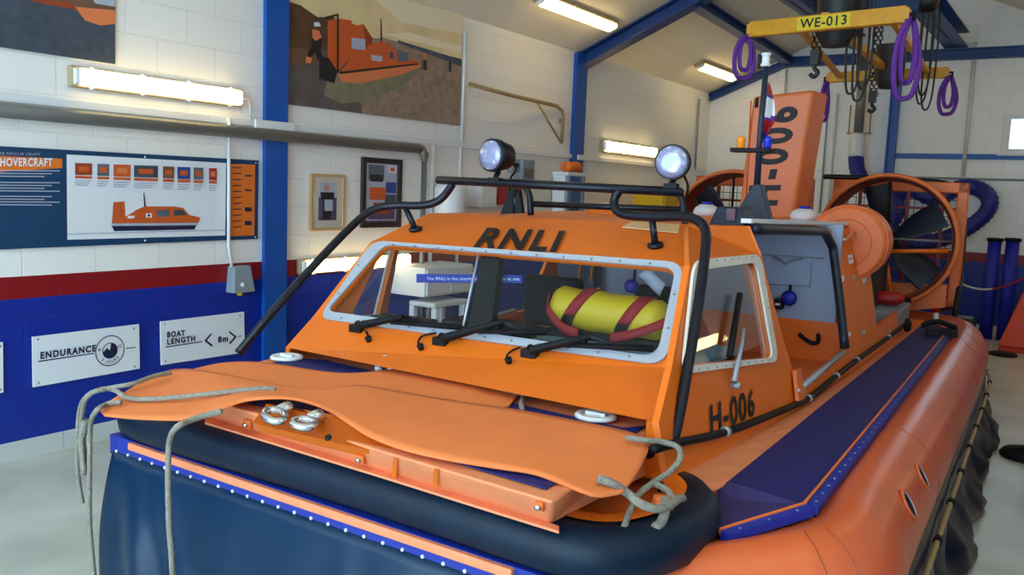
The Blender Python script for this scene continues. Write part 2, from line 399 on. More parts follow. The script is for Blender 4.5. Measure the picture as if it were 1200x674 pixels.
# ---------------------------------------------------------- fluorescent lamps
def batten(label, a, b, nrm, wid, group=None, lit=True):
    """sealed fluorescent fitting from a to b against a surface with normal nrm"""
    a, b, nrm = Vector(a), Vector(b), Vector(nrm).normalized(); T = (b-a).normalized(); S = T.cross(nrm).normalized()
    root = empty('fluorescent_lamp', a, 0, label, 'lamp', group)
    L = (b-a).length
    def bar(mb, l0, l1, s, n0, n1, m, taper=1.):
        q = [T*l0-S*s+nrm*n0, T*l1-S*s+nrm*n0, T*l1+S*s+nrm*n0, T*l0+S*s+nrm*n0]
        e = .02*(1-taper); s2 = s*taper
        r = [T*(l0+e)-S*s2+nrm*n1, T*(l1-e)-S*s2+nrm*n1, T*(l1-e)+S*s2+nrm*n1, T*(l0+e)+S*s2+nrm*n1]
        mb.hexa(q+r, m)
    mb = MB(); bar(mb, 0, L, wid/2, .0, .05, LAMPB); mb.build('housing', root, bevel=.012, seg=3)
    mb = MB(); bar(mb, .05, L-.03, wid*.44, .05, .095, LAMPW, .82); mb.build('diffuser', root, bevel=.015, seg=3)
    mb = MB()
    bar(mb, .012, .05, wid*.40, .05, .085, WHITEP, .85); mb.build('end_cap', root, bevel=.006)
    for k in range(4):
        l = L*(.1+.27*k)
        for sg in (-1, 1):
            mb = MB(); q = T*l+S*sg*wid*.47
            mb.tube([q+nrm*.04, q+nrm*.075], .011, WHITEP, 6)
            mb.build('clip', root)
    return root
def wl(px, py, d=0.): return W(px, py, 'x', d)
a, b = wl(78, 92), wl(280, 113); b.z = a.z = (a.z+b.z)/2
batten('long lit wall lamp at upper left over the silver pipe', a, b, (1, 0, 0), .135)
a, b = wl(347, 311), wl(476, 305); b.z = a.z = (a.z+b.z)/2
batten('lit wall lamp on the red band, half behind the craft windscreen', a, b, (1, 0, 0), .13)
a, b = wl(702, 172), wl(765, 178); b.z = a.z = (a.z+b.z)/2
batten('small far lit wall lamp beyond the second blue column', a, b, (1, 0, 0), .16)
nl = Vector((ZR-ZE, 0, -RIDGE)).normalized()
def onslope(px, py):
    n = Vector((ZR-ZE, 0, -RIDGE)); k = n.dot(Vector((0, 0, ZE))); d = ray(px, py)
    return CAM + d*((k-n.dot(CAM))/n.dot(d))
a, b = onslope(632, -8), onslope(716, 28); b.x = a.x = (a.x+b.x)/2; b.z = a.z = ceil_z(a.x)-.002
batten('nearer long lit ceiling lamp above the bracket arm, cut by the top edge', a, b, nl, .17)
a, b = onslope(818, 73), onslope(860, 88); b.x = a.x = (a.x+b.x)/2; b.z = a.z = ceil_z(a.x)-.002
batten('farther short lit ceiling lamp above the tail fin', a, b, nl, .17)
# unseen fittings on the right slope, added to light the room
nr = Vector((-(ZR-ZE), 0, -RIDGE)).normalized()
for (x, y) in ((5.8, 1.5), (5.8, 6.3), (5.8, 11.0)):
    batten('lit ceiling lamp outside the view', (x, y, ceil_z(x)-.002), (x, y+1.5, ceil_z(x)-.002), nl if x < RIDGE else nr, .17, 'ceiling lamps outside the view')

# ---------------------------------------------------------- left wall: pipes and conduits
mb = MB()
zp = wl(0, 129, .09).z
mb.tube([(.09, .5, zp), (.09, wl(492, 171, .09).y, zp)], .045, STEEL, 12)
yv = wl(497, 200, .09).y
mb.tube([(.09, yv-.06, zp), (.09, yv, zp-.05), (.09, yv, zp-.12)], [.045, .045, .03], STEEL, 12)
mb.tube([(.09, yv, zp-.1), (.09, yv, 0.)], .028, STEEL, 12)
o = mb.build('steel_pipe'); tag(o, 'thick silver pipe running along the left wall and down', 'pipe')
zt = wl(300, 146).z
mb = MB(); mb.box((.001, .5, zt-.02), (.035, YB-.05, zt+.035), WHITE)
for y in (4.77,): mb.box((.062, W(300, 147, 'x', .085).y, zt-.03), (.085, W(346, 150, 'x', .085).y, zt+.035), WHITE)
mb.box((.062, 9.6, zt-.03), (.085, 9.95, zt+.035), WHITE)
tag(mb.build('cable_trunking', None, None, bevel=.004), 'white plastic cable trunking just above the silver pipe', 'trunking')
def conduit(pts, r, label, m=WHITE, cat='conduit', name='conduit'):
    mb = MB(); mb.tube(pts, r, m, 8); o = mb.build(name); return tag(o, label, cat)
yc = wl(268, 220, .05).y
conduit([(.05, yc, zp+.1), (.05, yc, wl(268, 290).z+.02), (.05, yc+.03, wl(270, 312).z)], .013, 'white conduit dropping past the orange end of the info panel')
yc = wl(543, 100, .03).y
conduit([(.03, yc, wl(545, 38).z), (.03, yc, zt+.03)], .016, 'white conduit beside the right edge of the large beach photo')
yc = wl(538, 220, .03).y
conduit([(.03, yc, zt-.02), (.03, yc, .8)], .016, 'white conduit below the trunking left of the left searchlight')
yc = wl(503, 330, .03).y
conduit([(.03, yc, zt-.02), (.03, yc, .3)], .02, 'white conduit beside the drop of the silver pipe')
yc = wl(818, 140, .03).y
conduit([(.03, yc, wl(820, 117).z), (.03, yc, zt)], .02, 'thin grey conduit high in the far left corner', GREYP)
a, b = wl(282, 116, .03), wl(293, 140, .03)
conduit([(.03, a.y, a.z), (.03, b.y-.02, a.z+.01), (.03, b.y, a.z-.03), (.03, b.y, zt+.03)], .008, 'short white cable from the upper left wall lamp to the trunking')

# ---------------------------------------------------------- left wall: pictures and signs
def decal(mb, items, d, step=.0006):
    for k, (m, pts) in enumerate(items):
        mb.poly([wl(px, py, d+step*(k+1)) for px, py in pts], m)
P_SKY = mat('print_sky', (240, 214, 158), .45, var=.12, vscale=3); P_SKY2 = mat('print_sky_pale', (248, 232, 196), .45)
P_SAND = mat('print_sand', (156, 132, 110), .5, var=.3, vscale=14); P_SHADE = mat('print_beach_dark', (98, 88, 84), .5, var=.25, vscale=9)
P_CLIFF = mat('print_cliff', (98, 66, 40), .5, var=.4, vscale=9); P_SPRAY = mat('print_spray', (132, 126, 98), .5, var=.2, vscale=8)
P_OR = mat('print_orange', (210, 92, 34), .5); P_ORD = mat('print_orange_dark', (160, 62, 28), .5); P_ORL = mat('print_orange_light', (226, 128, 76), .5)
P_BK = mat('print_black', (30, 28, 32), .5); P_GR = mat('print_grey', (96, 106, 116), .5, var=.2, vscale=10); P_SEA = mat('print_sea_grey', (66, 76, 90), .5, var=.25, vscale=16)
P_BRN = mat('print_brown', (116, 84, 62), .5); P_SKIN = mat('print_skin', (190, 140, 110), .5)
P_BL = mat('print_blue', (40, 70, 140), .5); P_PUR = mat('print_purple_grey', (86, 76, 110), .5, var=.4, vscale=20); P_RED = mat('print_red', (180, 30, 40), .5)

def board(name, label, cat, pts, d, m, th=.012, edge=None):
    """flat board on the left wall, front at x = d, given by four pixel corners made level"""
    c = [wl(px, py, d) for px, py in pts]
    root = empty(name, (0, c[0].y, c[0].z), 0, label, cat)
    mb = MB(); mb.prism([(d-th, p.y, p.z) for p in c], (th, 0, 0), m)
    mb.build('board', root, None).location -= Vector(root.location)
    return root
def sub(mb, name, root, label=None, **k):
    o = mb.build(name, root, None, **k); o.location -= Vector(root.location)
    if label: o['label'] = label
    return o
# large beach photo
D = .02
r = board('photo_poster', 'large beach photo of an orange hovercraft right of the first blue column', 'poster', [(338, 122), (539, 147), (541, 12), (338, -36)], D, P_SHADE)
mb = MB()
decal(mb, [(P_SKY, [(375, 30), (541, 69), (541, 12), (338, -36), (338, 4)]), (P_SKY2, [(430, -10), (541, 16), (541, 40), (470, 26)]), (P_SKY2, [(450, 40), (540, 62), (540, 54), (480, 38)]),
           (P_SAND, [(420, 84), (432, 46), (450, 44), (480, 54), (541, 77), (539, 147), (424, 133)]),
           (P_SEA, [(466, 47), (541, 70), (541, 78), (466, 50)]),
           (P_CLIFF, [(338, 2), (352, 6), (372, 20), (392, 20), (392, 60), (338, 58)]),
           (P_BRN, [(338, 56), (380, 58), (376, 76), (338, 76)]),
           (P_SPRAY, [(384, 86), (440, 84), (497, 76), (484, 92), (462, 106), (430, 118), (400, 122), (380, 112)]),
           (P_BK, [(374, 66), (398, 70), (392, 98), (374, 92)]),
           (P_OR, [(384, 24), (400, 22), (412, 24), (412, 66), (396, 84), (384, 66)]),
           (P_OR, [(410, 26), (418, 30), (426, 28), (436, 48), (434, 66), (426, 72), (410, 70)]),
           (P_ORD, [(426, 28), (436, 44), (437, 60), (430, 66)]),
           (P_OR, [(434, 52), (448, 48), (456, 52), (464, 60), (470, 66), (494, 74), (486, 80), (398, 85), (412, 68)]),
           (P_ORL, [(396, 86), (494, 74), (494, 78), (470, 88), (420, 98), (400, 96)]),
           (P_BK, [(398, 84), (490, 74), (490, 76), (398, 87)]),
           (P_GR, [(466, 58), (478, 62), (478, 72), (466, 72)]),
           (P_BK, [(446, 22), (447, 22), (448, 48), (446, 48)]),
           (INKG, [(412, 44), (428, 46), (428, 59), (412, 57)]), (INKG, [(434, 64), (448, 66), (448, 72), (436, 71)]), (P_BL, [(457, 61), (461, 62), (461, 69), (457, 68)]),
           (P_BK, [(366, 42), (378, 46), (376, 60), (380, 70), (372, 70), (370, 62), (362, 68), (360, 62), (366, 54)]),
           (P_ORL, [(366, 34), (374, 36), (377, 44), (370, 48), (366, 44)]), (INKW, [(368, 26), (374, 26), (376, 31), (368, 31)]), (P_ORL, [(359, 66), (366, 68), (364, 74), (358, 74)]),
           (P_BK, [(395, 17), (397, 17), (397, 84), (395, 84)]), (P_BK, [(380, 20), (396, 16), (397, 18), (381, 22)]),
           (P_BK, [(496, 66), (500, 66), (500, 82), (496, 82)]), (P_ORL, [(496, 62), (500, 62), (500, 70), (496, 70)]), (P_BK, [(526, 72), (529, 72), (529, 84), (526, 84)])], D)
sub(mb, 'print', r)
# second photo cut by the frame
r = board('photo_poster', 'beach photo cut by the upper left corner of the view', 'poster', [(-40, 49), (135, 75), (135, -60), (-40, -100)], D, P_SEA)
mb = MB()
decal(mb, [(P_BRN, [(40, -40), (135, -20), (135, 22), (118, 28), (100, 24), (86, 10), (60, 4), (30, 0)]), (P_ORL, [(88, 8), (135, 12), (135, 28), (118, 30), (100, 24)]), (P_ORD, [(30, 0), (80, 2), (92, 12), (60, 6)]),
           (INKG, [(100, -12), (135, -8), (135, 8), (112, 4)])], D)
sub(mb, 'print', r)
# information panel
r = board('information_board', 'long navy wall panel with a white hovercraft diagram in its middle', 'sign', [(-60, 295), (302, 280), (303, 188), (-60, 168)], D, PANELB)
mb = MB()
decal(mb, [(INKW, [(79, 281), (264, 276), (265, 191), (78, 181)]), (PANELO, [(-60, 207), (73, 197), (73, 182), (-60, 178)][:0] or [(-60, 205), (73, 197), (73, 186), (-60, 180)]),
           (PANELO, [(269, 277), (298, 276), (299, 193), (269, 192)])], D)
grey = INKG
def rc(x0, y0, x1, y1, s=.03): return [(x0, y0), (x1, y0+(x1-x0)*s), (x1, y1+(x1-x0)*s), (x0, y1)]
cols = [(88, 20, P_ORD), (114, 14, P_GR), (133, 20, P_OR), (157, 28, P_SEA), (191, 13, P_BRN), (208, 15, P_BL), (227, 11, P_GR), (245, 9, P_RED)]
it = []
for k, (x, w, m) in enumerate(cols):
    y = 191 + (x-88)*.038
    it += [(m, rc(x, y, x+w, y+14)), (P_OR if m not in (P_OR, P_RED) else P_ORL, rc(x+w*.2, y+4, x+w*.8, y+10)), (P_OR, rc(x, y+15, x+w, y+18))]
    for q in range(3): it.append((grey, rc(x, y+20+q*2.6, x+w*(.95-.1*q), y+21.2+q*2.6)))
decal(mb, it, D+.002, .0002)
it = [(P_OR, [(131, 262), (133, 237), (146, 236), (147, 254), (160, 246), (169, 242), (205, 242), (215, 244), (222, 252), (235, 255), (232, 262)]),
      (INKG, [(130, 262), (232, 261), (230, 266), (131, 266)]), (INK, [(131, 265), (230, 264), (228, 269), (134, 271)]),
      (P_GR, [(184, 246), (199, 246), (199, 254), (184, 254)]), (P_SEA, [(204, 246), (214, 246), (219, 252), (204, 253)]), (INKW, [(171, 250), (178, 250), (178, 255), (171, 255)]), (INK, [(173, 251), (176, 251), (176, 254), (173, 254)]),
      (P_BK, [(168, 226), (169, 226), (171, 242), (169, 242)]), (P_BRN, [(141, 238), (142, 238), (143, 254), (142, 254)]), (INKW, [(150, 253), (158, 253), (157, 256), (149, 256)]),
      (INKG, [(79, 274), (264, 269), (264, 270), (79, 275)])]
decal(mb, it, D+.002, .0004)
for q in range(11):
    y = 199+q*3.3+(4 if q > 2 else 0)+(3 if q > 6 else 0); decal(mb, [(INKG, [(-40, y), (70-9*(q % 3), y+.8), (70-9*(q % 3), y+1.9), (-40, y+1.1)])], D+.001)
for q in range(11): decal(mb, [(INK, [(273, 196+q*7), (283, 196+q*7-.1*q), (283, 197.2+q*7-.1*q), (273, 197.2+q*7)])], D+.003)
for (y) in (205, 222, 243, 259): decal(mb, [(INK, [(287, y), (295, y), (295, y+(5 if y > 230 else 2)), (287, y+(5 if y > 230 else 2))])], D+.003)
lift = Vector((D+.004, 0, 0))
text_into(mb, 'HOVERCRAFT', wl(-2, 194.8), wl(59, 195), wl(-2, 184.7), INKW, lift, .03)
text_into(mb, 'INSHORE RESCUE CRAFT', wl(-22, 180.5), wl(45, 182.5), wl(-22, 177.5), INKG, lift)
for x, y in ((170, 184), (170, 282), (300, 191), (299, 278)):
    p = wl(x, y, D); mb.lathe(p, (1, 0, 0), [(0, .008), (.003, .006)], INKW, 8)
sub(mb, 'print', r)
# white dado signs
def dsign(label, pts):
    r = board('information_sign', label, 'sign', pts, D, INKW, .01)
    mb = MB()
    cx = sum(p[0] for p in pts)/4; cy = sum(p[1] for p in pts)/4
    for (x, y) in pts:
        p = wl(x+(cx-x)*.1, y+(cy-y)*.14, D); mb.lathe(p, (1, 0, 0), [(0, .009), (.004, .006)], CHROME, 8)
    sub(mb, 'screw', r, 'four bright screw heads')
    return r
r = dsign('white dado sign reading ENDURANCE with a round dial', [(39, 454), (164, 432), (163, 380), (38, 395)])
mb = MB()
text_into(mb, 'ENDURANCE', wl(45, 420.5), wl(110, 411.5), wl(45, 412), INK, lift, .045)
decal(mb, [(INK, [(45, 424.5), (110, 414.8), (110, 413.5), (45, 423)]), (INK, [(148, 409), (159, 407.4), (159, 406.4), (148, 407.8)])], D)
cc = wl(129, 411, D+.004); R0 = (wl(129, 393, D)-wl(129, 429, D)).length/2
def ringpoly(mb, c, r0, r1, m, n=36, d=0):
    vs = []; 
    for k in range(n):
        a = 2*math.pi*k/n
        vs += [(c.x+d, c.y+r0*math.cos(a), c.z+r0*math.sin(a)), (c.x+d, c.y+r1*math.cos(a), c.z+r1*math.sin(a))]
    mb.add(vs, [(2*k, 2*k+1, (2*k+3) % (2*n), (2*k+2) % (2*n)) for k in range(n)], m)
ringpoly(mb, cc, R0*.94, R0, INK); ringpoly(mb, cc, R0*.47, R0*.52, INK)
mb.poly([(cc.x, cc.y+R0*.5*math.cos(math.pi+math.pi*k/16), cc.z+R0*.5*math.sin(math.pi+math.pi*k/16)) for k in range(17)], INK)
mb.poly([(cc.x, cc.y+R0*.5*math.cos(t), cc.z+R0*.5*math.sin(t)) for t in [math.pi*k/10*.45 for k in range(11)]] + [(cc.x, cc.y, cc.z)], INK)
mb.poly([(cc.x, cc.y-R0*.42, cc.z), (cc.x, cc.y-R0*.2, cc.z+R0*.2), (cc.x, cc.y, cc.z)], INK)
for ch_, t in zip('3 HOURS', [-2.35+.26*k for k in range(7)]):
    if ch_ == ' ': continue
    c0 = Vector((cc.x, cc.y+R0*.73*math.cos(t), cc.z+R0*.73*math.sin(t))); X = Vector((0, -math.sin(t), math.cos(t)))*R0*.15; Y = Vector((0, -math.cos(t), -math.sin(t)))*R0*.2
    text_into(mb, ch_, c0-X/2-Y/2, c0+X/2-Y/2, c0-X/2+Y/2, INK)
for a_, s in ((2.9, '6'), (.3, '12')):
    c0 = Vector((cc.x, cc.y+R0*.72*math.cos(a_), cc.z+R0*.72*math.sin(a_))); text_into(mb, s, c0+Vector((0, -.012, -.012)), c0+Vector((0, .012, -.012)), c0+Vector((0, -.012, .012)), INK)
sub(mb, 'lettering', r)
r = dsign('white dado sign reading BOAT LENGTH 8m beside the first blue column', [(189, 428), (287, 413), (286, 365.5), (188, 377)])
mb = MB()
text_into(mb, 'BOAT', wl(193.5, 395.5), wl(214.5, 393), wl(193.5, 388.5), INK, lift, .045)
text_into(mb, 'LENGTH', wl(193.5, 404), wl(226.5, 399.5), wl(193.5, 396.8), INK, lift, .045)
text_into(mb, '8m', wl(253, 401.5), wl(265, 400), wl(253, 394), INK, lift, .045)
decal(mb, [(INK, [(194, 407.5), (237, 401), (237, 399.8), (194, 406.2)]), (INK, [(279, 395), (283, 394.2), (283, 393.2), (279, 394)]),
           (INK, [(248, 406.5), (240, 400), (240, 398.5), (247, 391), (249, 391.3), (242.5, 399), (249.5, 404.5)]), (INK, [(269, 388), (277, 394.2), (277, 395.5), (270, 403.5), (268.4, 402), (274.5, 395), (268, 389.5)])], D)
sub(mb, 'lettering', r)
dsign('blank white dado sign cut by the left edge of the view', [(-70, 474), (4, 460), (3.5, 401), (-70, 410)])
# small junction box under the conduit
a, b = wl(264, 343, .0), wl(292, 310, .0)
mb = MB(); q = [(0, a.y, a.z), (.09, a.y+.01, a.z), (.09, b.y-.01, a.z), (0, b.y, a.z), (0, a.y+.02, b.z), (.07, a.y+.03, b.z), (.07, b.y-.04, b.z), (0, b.y-.03, b.z)]
r = empty('socket_box', (0, a.y, a.z), 0, 'grey switched socket box on the red band under a conduit', 'socket')
mb.hexa(q, GREYP); sub(mb, 'casing', r, bevel=.01)
p = wl(281, 344, .05); sub(MB().lathe((.05, p.y, a.z-.025), (0, 0, 1), [(0, .022), (.03, .025)], YELLOWC, 12), 'plug', r, 'small yellow plug')
p = wl(285, 334, .09); sub(MB().lathe((.082, p.y, p.z), (1, 0, 0), [(0, .02), (.012, .016)], WHITEP, 12), 'knob', r)
# framed pictures
def framed(label, pts, fm, border, prints, fw=.03):
    c = [wl(px, py, .0) for px, py in pts]; y0, y1 = (c[0].y+c[3].y)/2, (c[1].y+c[2].y)/2; z0, z1 = (c[0].z+c[1].z)/2, (c[2].z+c[3].z)/2
    r = empty('framed_picture', (0, y0, z0), 0, label, 'picture')
    mb = MB(); mb.holed([(.0, y0, z0), (.0, y1, z0), (.0, y1, z1), (.0, y0, z1)], [[(.0, y0+fw, z0+fw), (.0, y0+fw, z1-fw), (.0, y1-fw, z1-fw), (.0, y1-fw, z0+fw)]], (.03, 0, 0), fm)
    sub(mb, 'frame', r, bevel=.004)
    mb = MB(); mb.box((0.001, y0+fw, z0+fw), (.015, y1-fw, z1-fw), border); 
    for k, (m, u0, v0, u1, v1) in enumerate(prints):
        mb.box((.015, y0+(y1-y0)*u0, z0+(z1-z0)*v0), (.016+.0004*k, y0+(y1-y0)*u1, z0+(z1-z0)*v1), m)
    sub(mb, 'print', r)
    return r
framed('small pale picture in a light wood frame beside blue column', [(361, 270), (401, 270), (402, 204), (362, 204)], WOODL, mat('mount_cream', (206, 196, 180), .6),
       [(P_PUR, .25, .18, .78, .6), (INKG, .28, .58, .76, .85), (P_BK, .38, .2, .62, .5), (INKG, .42, .35, .66, .58), (P_BK, .3, .55, .7, .68), (P_SKIN, .4, .7, .55, .8)], .024)
framed('photo collage in a wide black wooden frame', [(421, 267), (468, 266), (469, 185), (423, 186)], WOODD, P_PUR,
       [(INKG, .12, .1, .88, .92), (P_GR, .16, .68, .55, .9), (INKW, .66, .8, .86, .9), (P_OR, .7, .82, .82, .88), (P_BK, .2, .66, .52, .76), (P_BL, .6, .5, .86, .66), (P_OR, .2, .4, .6, .58), (P_PUR, .18, .12, .84, .3), (P_ORD, .3, .2, .7, .36), (P_SEA, .58, .34, .86, .48)], .05)
# folding bracket arm
r = empty('wall_bracket', wl(660, 168, .03), 0, 'brown pivoting bracket arm high on the left wall', 'bracket')
mb = MB(); mb.tube([wl(551, 99, .25), wl(600, 112, .2), wl(652, 124, .06), wl(659, 130, .05), wl(660, 140, .05), wl(658, 168, .05)], .022, TAN, 8); sub(mb, 'arm', r)
mb = MB(); mb.tube([wl(629, 119, .13), wl(656, 165, .06)], .012, TAN, 8); sub(mb, 'brace', r)
mb = MB(); mb.box(wl(655, 144, .0), Vector(wl(662, 139, .07)), STEEL); sub(mb, 'clamp', r)
# socket boxes and fittings beyond the craft
def wallbox(name, label, cat, x0, y0, x1, y1, dep, m, d0=0., bevel=.01):
    a, b = wl(x0, y1, d0+dep), wl(x1, y0, d0+dep)
    root = empty(name, (d0, a.y, a.z), 0, label, cat)
    sub(MB().box((d0, a.y, a.z), (d0+dep, b.y, b.z), m), 'casing', root, bevel=bevel)
    return root, a, b
r, a, b = wallbox('isolator_switch', 'small grey isolator box right of the left searchlight', 'switch', 600, 187, 609.5, 201, .08, GREYP)
sub(MB().lathe((.08, (a.y+b.y)/2, (a.z+b.z)/2), (1, 0, 0), [(0, .03), (.03, .022)], BLACKM, 12), 'knob', r)
r, a, b = wallbox('switch_box', 'larger grey switch box beside the small isolator box', 'switch', 612, 188, 627, 210, .12, GREYP)
sub(MB().box((.12, a.y+.03, a.z+.03), (.13, b.y-.03, b.z-.1), STEEL), 'cover', r)
# water heater
p, q = wl(508, 235, .25), wl(545, 235, .25)
r = empty('water_heater', (.25, (p.y+q.y)/2, 1.4), 0, 'white cylindrical water heater behind the left roof rail', 'heater')
rr = abs(q.y-p.y)*.3
sub(MB().lathe((.25, (p.y+q.y)/2, 1.4), (0, 0, 1), [(0, rr*.8), (.03, rr), (wl(520, 216, .25).z-1.44, rr), (wl(520, 216, .25).z-1.4, rr*.85)], WHITEP, 24), 'tank', r)
sub(MB().tube([(.25, (p.y+q.y)/2, 1.4), (.25, (p.y+q.y)/2, 1.34), (.03, (p.y+q.y)/2, 1.34)], .02, CHROME, 8), 'pipe', r)
r, a, b = wallbox('towel_dispenser', 'white towel dispenser on wall beside the left searchlight bracket', 'dispenser', 563, 213, 583, 243, .18, WHITEP)
sub(MB().box((.18, a.y+.02, a.z+.04), (.185, b.y-.02, b.z-.03), WHITE), 'cover', r, bevel=.002)
r, a, b = wallbox('fire_hose_reel', 'red box on the wall behind the left roof rail', 'safety box', 586, 216, 612, 240, .14, REDP)
sub(MB().lathe((.14, (a.y+b.y)/2, (a.z+b.z)/2), (1, 0, 0), [(0, .09), (.02, .085), (.02, .03), (.03, .03)], mat('green_badge', (20, 110, 70), .5), 20), 'dial', r)
# white cupboard and stand seen through the windscreen
p0, p1 = wl(505, 350, .5), wl(562, 310, .5)
r = empty('wall_cupboard', (0, p0.y, p0.z), 0, 'white cupboard on the wall seen through the windscreen', 'cupboard')
sub(MB().box((0, p0.y, p0.z), (.42, p1.y, p1.z), WHITE), 'body', r, bevel=.008)
sub(MB().box((.42, p0.y+.02, p0.z+.02), (.44, (p0.y+p1.y)/2-.005, p1.z-.02), WHITEP), 'door', r, bevel=.004)
sub(MB().box((.42, (p0.y+p1.y)/2+.005, p0.z+.02), (.44, p1.y-.02, p1.z-.02), WHITEP), 'door', r, bevel=.004)
q0, q1 = wl(508, 372, .45), wl(541, 350, .45); zt2 = q1.z+.0
r = empty('white_stool', (.3, q0.y, 0), 0, 'white framed stool below the cupboard seen through the windscreen', 'stool')
sub(MB().box((.18, q0.y-.05, zt2-.05), (.5, q1.y+.05, zt2), WHITEP), 'seat', r, bevel=.015)
for x in (.2, .47):
    for y in (q0.y, q1.y): sub(MB().box((x-.03, y-.03, 0), (x+.03, y+.03, zt2-.05), WHITEP), 'leg', r, bevel=.008)
sub(MB().box((.45, q0.y, zt2-.3), (.49, q1.y, zt2-.25), WHITEP), 'stretcher', r, bevel=.006)
# display cabinet with an orange lifejacket on it
p0, p1 = wl(664, 250, .6), wl(686, 203, .6); xb = W(646, 225, 'y', p0.y).x
r = empty('display_cabinet', (.1, p0.y, 0), 0, 'glass sided white cabinet below the second blue column', 'cabinet')
sub(MB().box((xb, p0.y, 0), (.6, p1.y, .8), WHITE).box((xb, p0.y, .8), (xb+.02, p1.y, p1.z-.04), WHITE).box((xb, p0.y, .8), (.56, p0.y+.015, p1.z-.04), WHITEP).box((xb, p0.y, p1.z-.04), (.6, p1.y, p1.z), WHITE), 'body', r, bevel=.006)
for (x, y) in ((.58, p0.y+.02), (.58, p1.y-.02)):
    sub(MB().box((x-.02, y-.02, .8), (x+.02, y+.02, p1.z-.04), GREYP), 'post', r)
sub(MB().box((.575, p0.y+.04, .8), (.585, p1.y-.04, p1.z-.05), GLASS), 'pane', r)
sub(MB().box((xb+.03, p0.y+.03, 1.2), (.55, p1.y-.03, 1.22), GREYP), 'shelf', r)
for k in range(4):
    x, y = .48, p0.y+.12+.17*k
    if y < p1.y-.1: tag(MB().lathe((x, y, 1.22), (0, 0, 1), [(0, .04), (.1, .045), (.13, .02)], [GREYP, BLACKM, P_BRN, P_SEA][k], 12).build('trophy'), 'small dark exhibit inside the glass cabinet', 'exhibit', 'exhibits in the glass cabinet')
c0 = wl(668, 201, .45); mb = MB()
mb.tube(catmull([(.44, c0.y-.1, p1.z+.062), (.42, c0.y-.05, p1.z+.067), (.42, c0.y+.12, p1.z+.062), (.42, c0.y+.2, p1.z+.062)], 6), .06, MAT_O, 10)
mb.tube(catmull([(.5, c0.y-.15, p1.z+.055), (.5, c0.y+.05, p1.z+.08), (.45, c0.y+.2, p1.z+.055)], 6), .05, mat('orange_cloth', (235, 120, 30), .8), 10)
o = mb.build('lifejacket'); tag(o, 'folded orange lifejacket lying on top of the glass cabinet', 'lifejacket')
# yellow storage cabinet on the floor by the end of the left wall
p0, p1 = wl(776, 250, .7), wl(800, 221, .7); xb = W(741, 235, 'y', p0.y).x; p1.z = W(760, 222, 'y', p0.y).z
r = empty('storage_cabinet', (.4, p0.y, 0), 0, 'yellow steel cabinet behind the roof rack beneath right searchlight', 'cabinet')
ym = p0.y+(p1.y-p0.y)*.58
sub(MB().box((max(xb, .02), p0.y, 0), (.7, p1.y, p1.z), YELLOWC), 'body', r, bevel=.01)
sub(MB().box((.7, p0.y+.03, .08), (.72, ym-.01, p1.z-.04), YELLOWC), 'door', r, bevel=.004)
sub(MB().box((.7, ym+.01, .08), (.72, p1.y-.03, p1.z-.04), YELLOWC), 'door', r, bevel=.004)
sub(MB().box((.72, ym-.05, .8), (.75, ym-.02, .95), BLACKM), 'handle', r)

# ---------------------------------------------------------- end wall fittings
def wb(px, py, d=.0): return W(px, py, 'y', YB-d)
def vc(px, pt, pb, label, m, r_=.02, d=.03):
    a = wb(px, (pt+pb)/2, d); z1 = wb(px, pt, d).z; z0 = wb(px, pb, d).z
    conduit([(a.x, YB-d, max(z0, .02)), (a.x, YB-d, z1)], r_, label, m)
vc(1136, 50, 207, 'pale conduit on the end wall right of the lifting frame', CREAMF, .028)
vc(966, 110, 250, 'dark conduit on the end wall touching the fin edge', GREYP, .014)
vc(976, 110, 250, 'pale conduit on the end wall right of the fin', CREAMF, .018)
vc(919, 80, 150, 'thin pale conduit under the end of the sloping beam', CREAMF, .016)
zc = wb(1150, 210, .03).z
o = conduit([(2.0, YB-.03, zc), (XR-.05, YB-.03, zc)], .016, 'thin grey conduit running across the end wall below the blue rail', GREYP)
# extractor: metal pipe, canister and blue hose
p = wb(1007, 140, .25)
r = empty('exhaust_extractor', (p.x, YB-.25, 2.2), 0, 'silver exhaust pipe with white canister and blue hose on end wall', 'extractor')
zt3, zm, zb3 = wb(1009, 98, .25).z, wb(1007, 156, .25).z, wb(1003, 186, .25).z
sub(MB().tube([(p.x, YB-.25, zm), (p.x, YB-.25, 4.0)], .07, STEEL, 16).tube([(p.x, YB-.25, 4.0), (p.x, YB-.05, 4.0)], .07, STEEL, 16), 'pipe', r)
sub(MB().lathe((p.x, YB-.25, zb3), (0, 0, 1), [(0, .09), (.03, .11), (zm-zb3-.03, .11), (zm-zb3, .08)], WHITEP, 20), 'canister', r)
sub(MB().tube([(p.x-.18, YB-.2, zm+.0), (p.x+.18, YB-.2, zm+.0)], .012, TAN, 6).tube([(p.x-.15, YB-.2, zm-.02), (p.x-.15, YB-.2, 3.3)], .012, TAN, 6).tube([(p.x+.15, YB-.2, zm-.02), (p.x+.15, YB-.2, 3.3)], .012, TAN, 6), 'bracket', r)
hp = [(1002, 187), (1005, 200), (1016, 218), (1040, 228), (1052, 245), (1044, 268), (1062, 283), (1092, 283), (1116, 276), (1136, 266), (1155, 250), (1160, 234), (1148, 222), (1128, 219), (1108, 228), (1090, 232), (1068, 222), (1050, 232), (1046, 250)]
pts = [Vector(wb(x, y, .32 if k < 12 else .16)) for k, (x, y) in enumerate(hp)]; pts[0] = Vector((p.x, YB-.25, zb3+.02))
sm = catmull(pts, 8); mb = MB(); mb.tube(sm, [(.105 if i % 2 else .118) for i in range(len(sm))], HOSE, 14); sub(mb, 'hose', r)
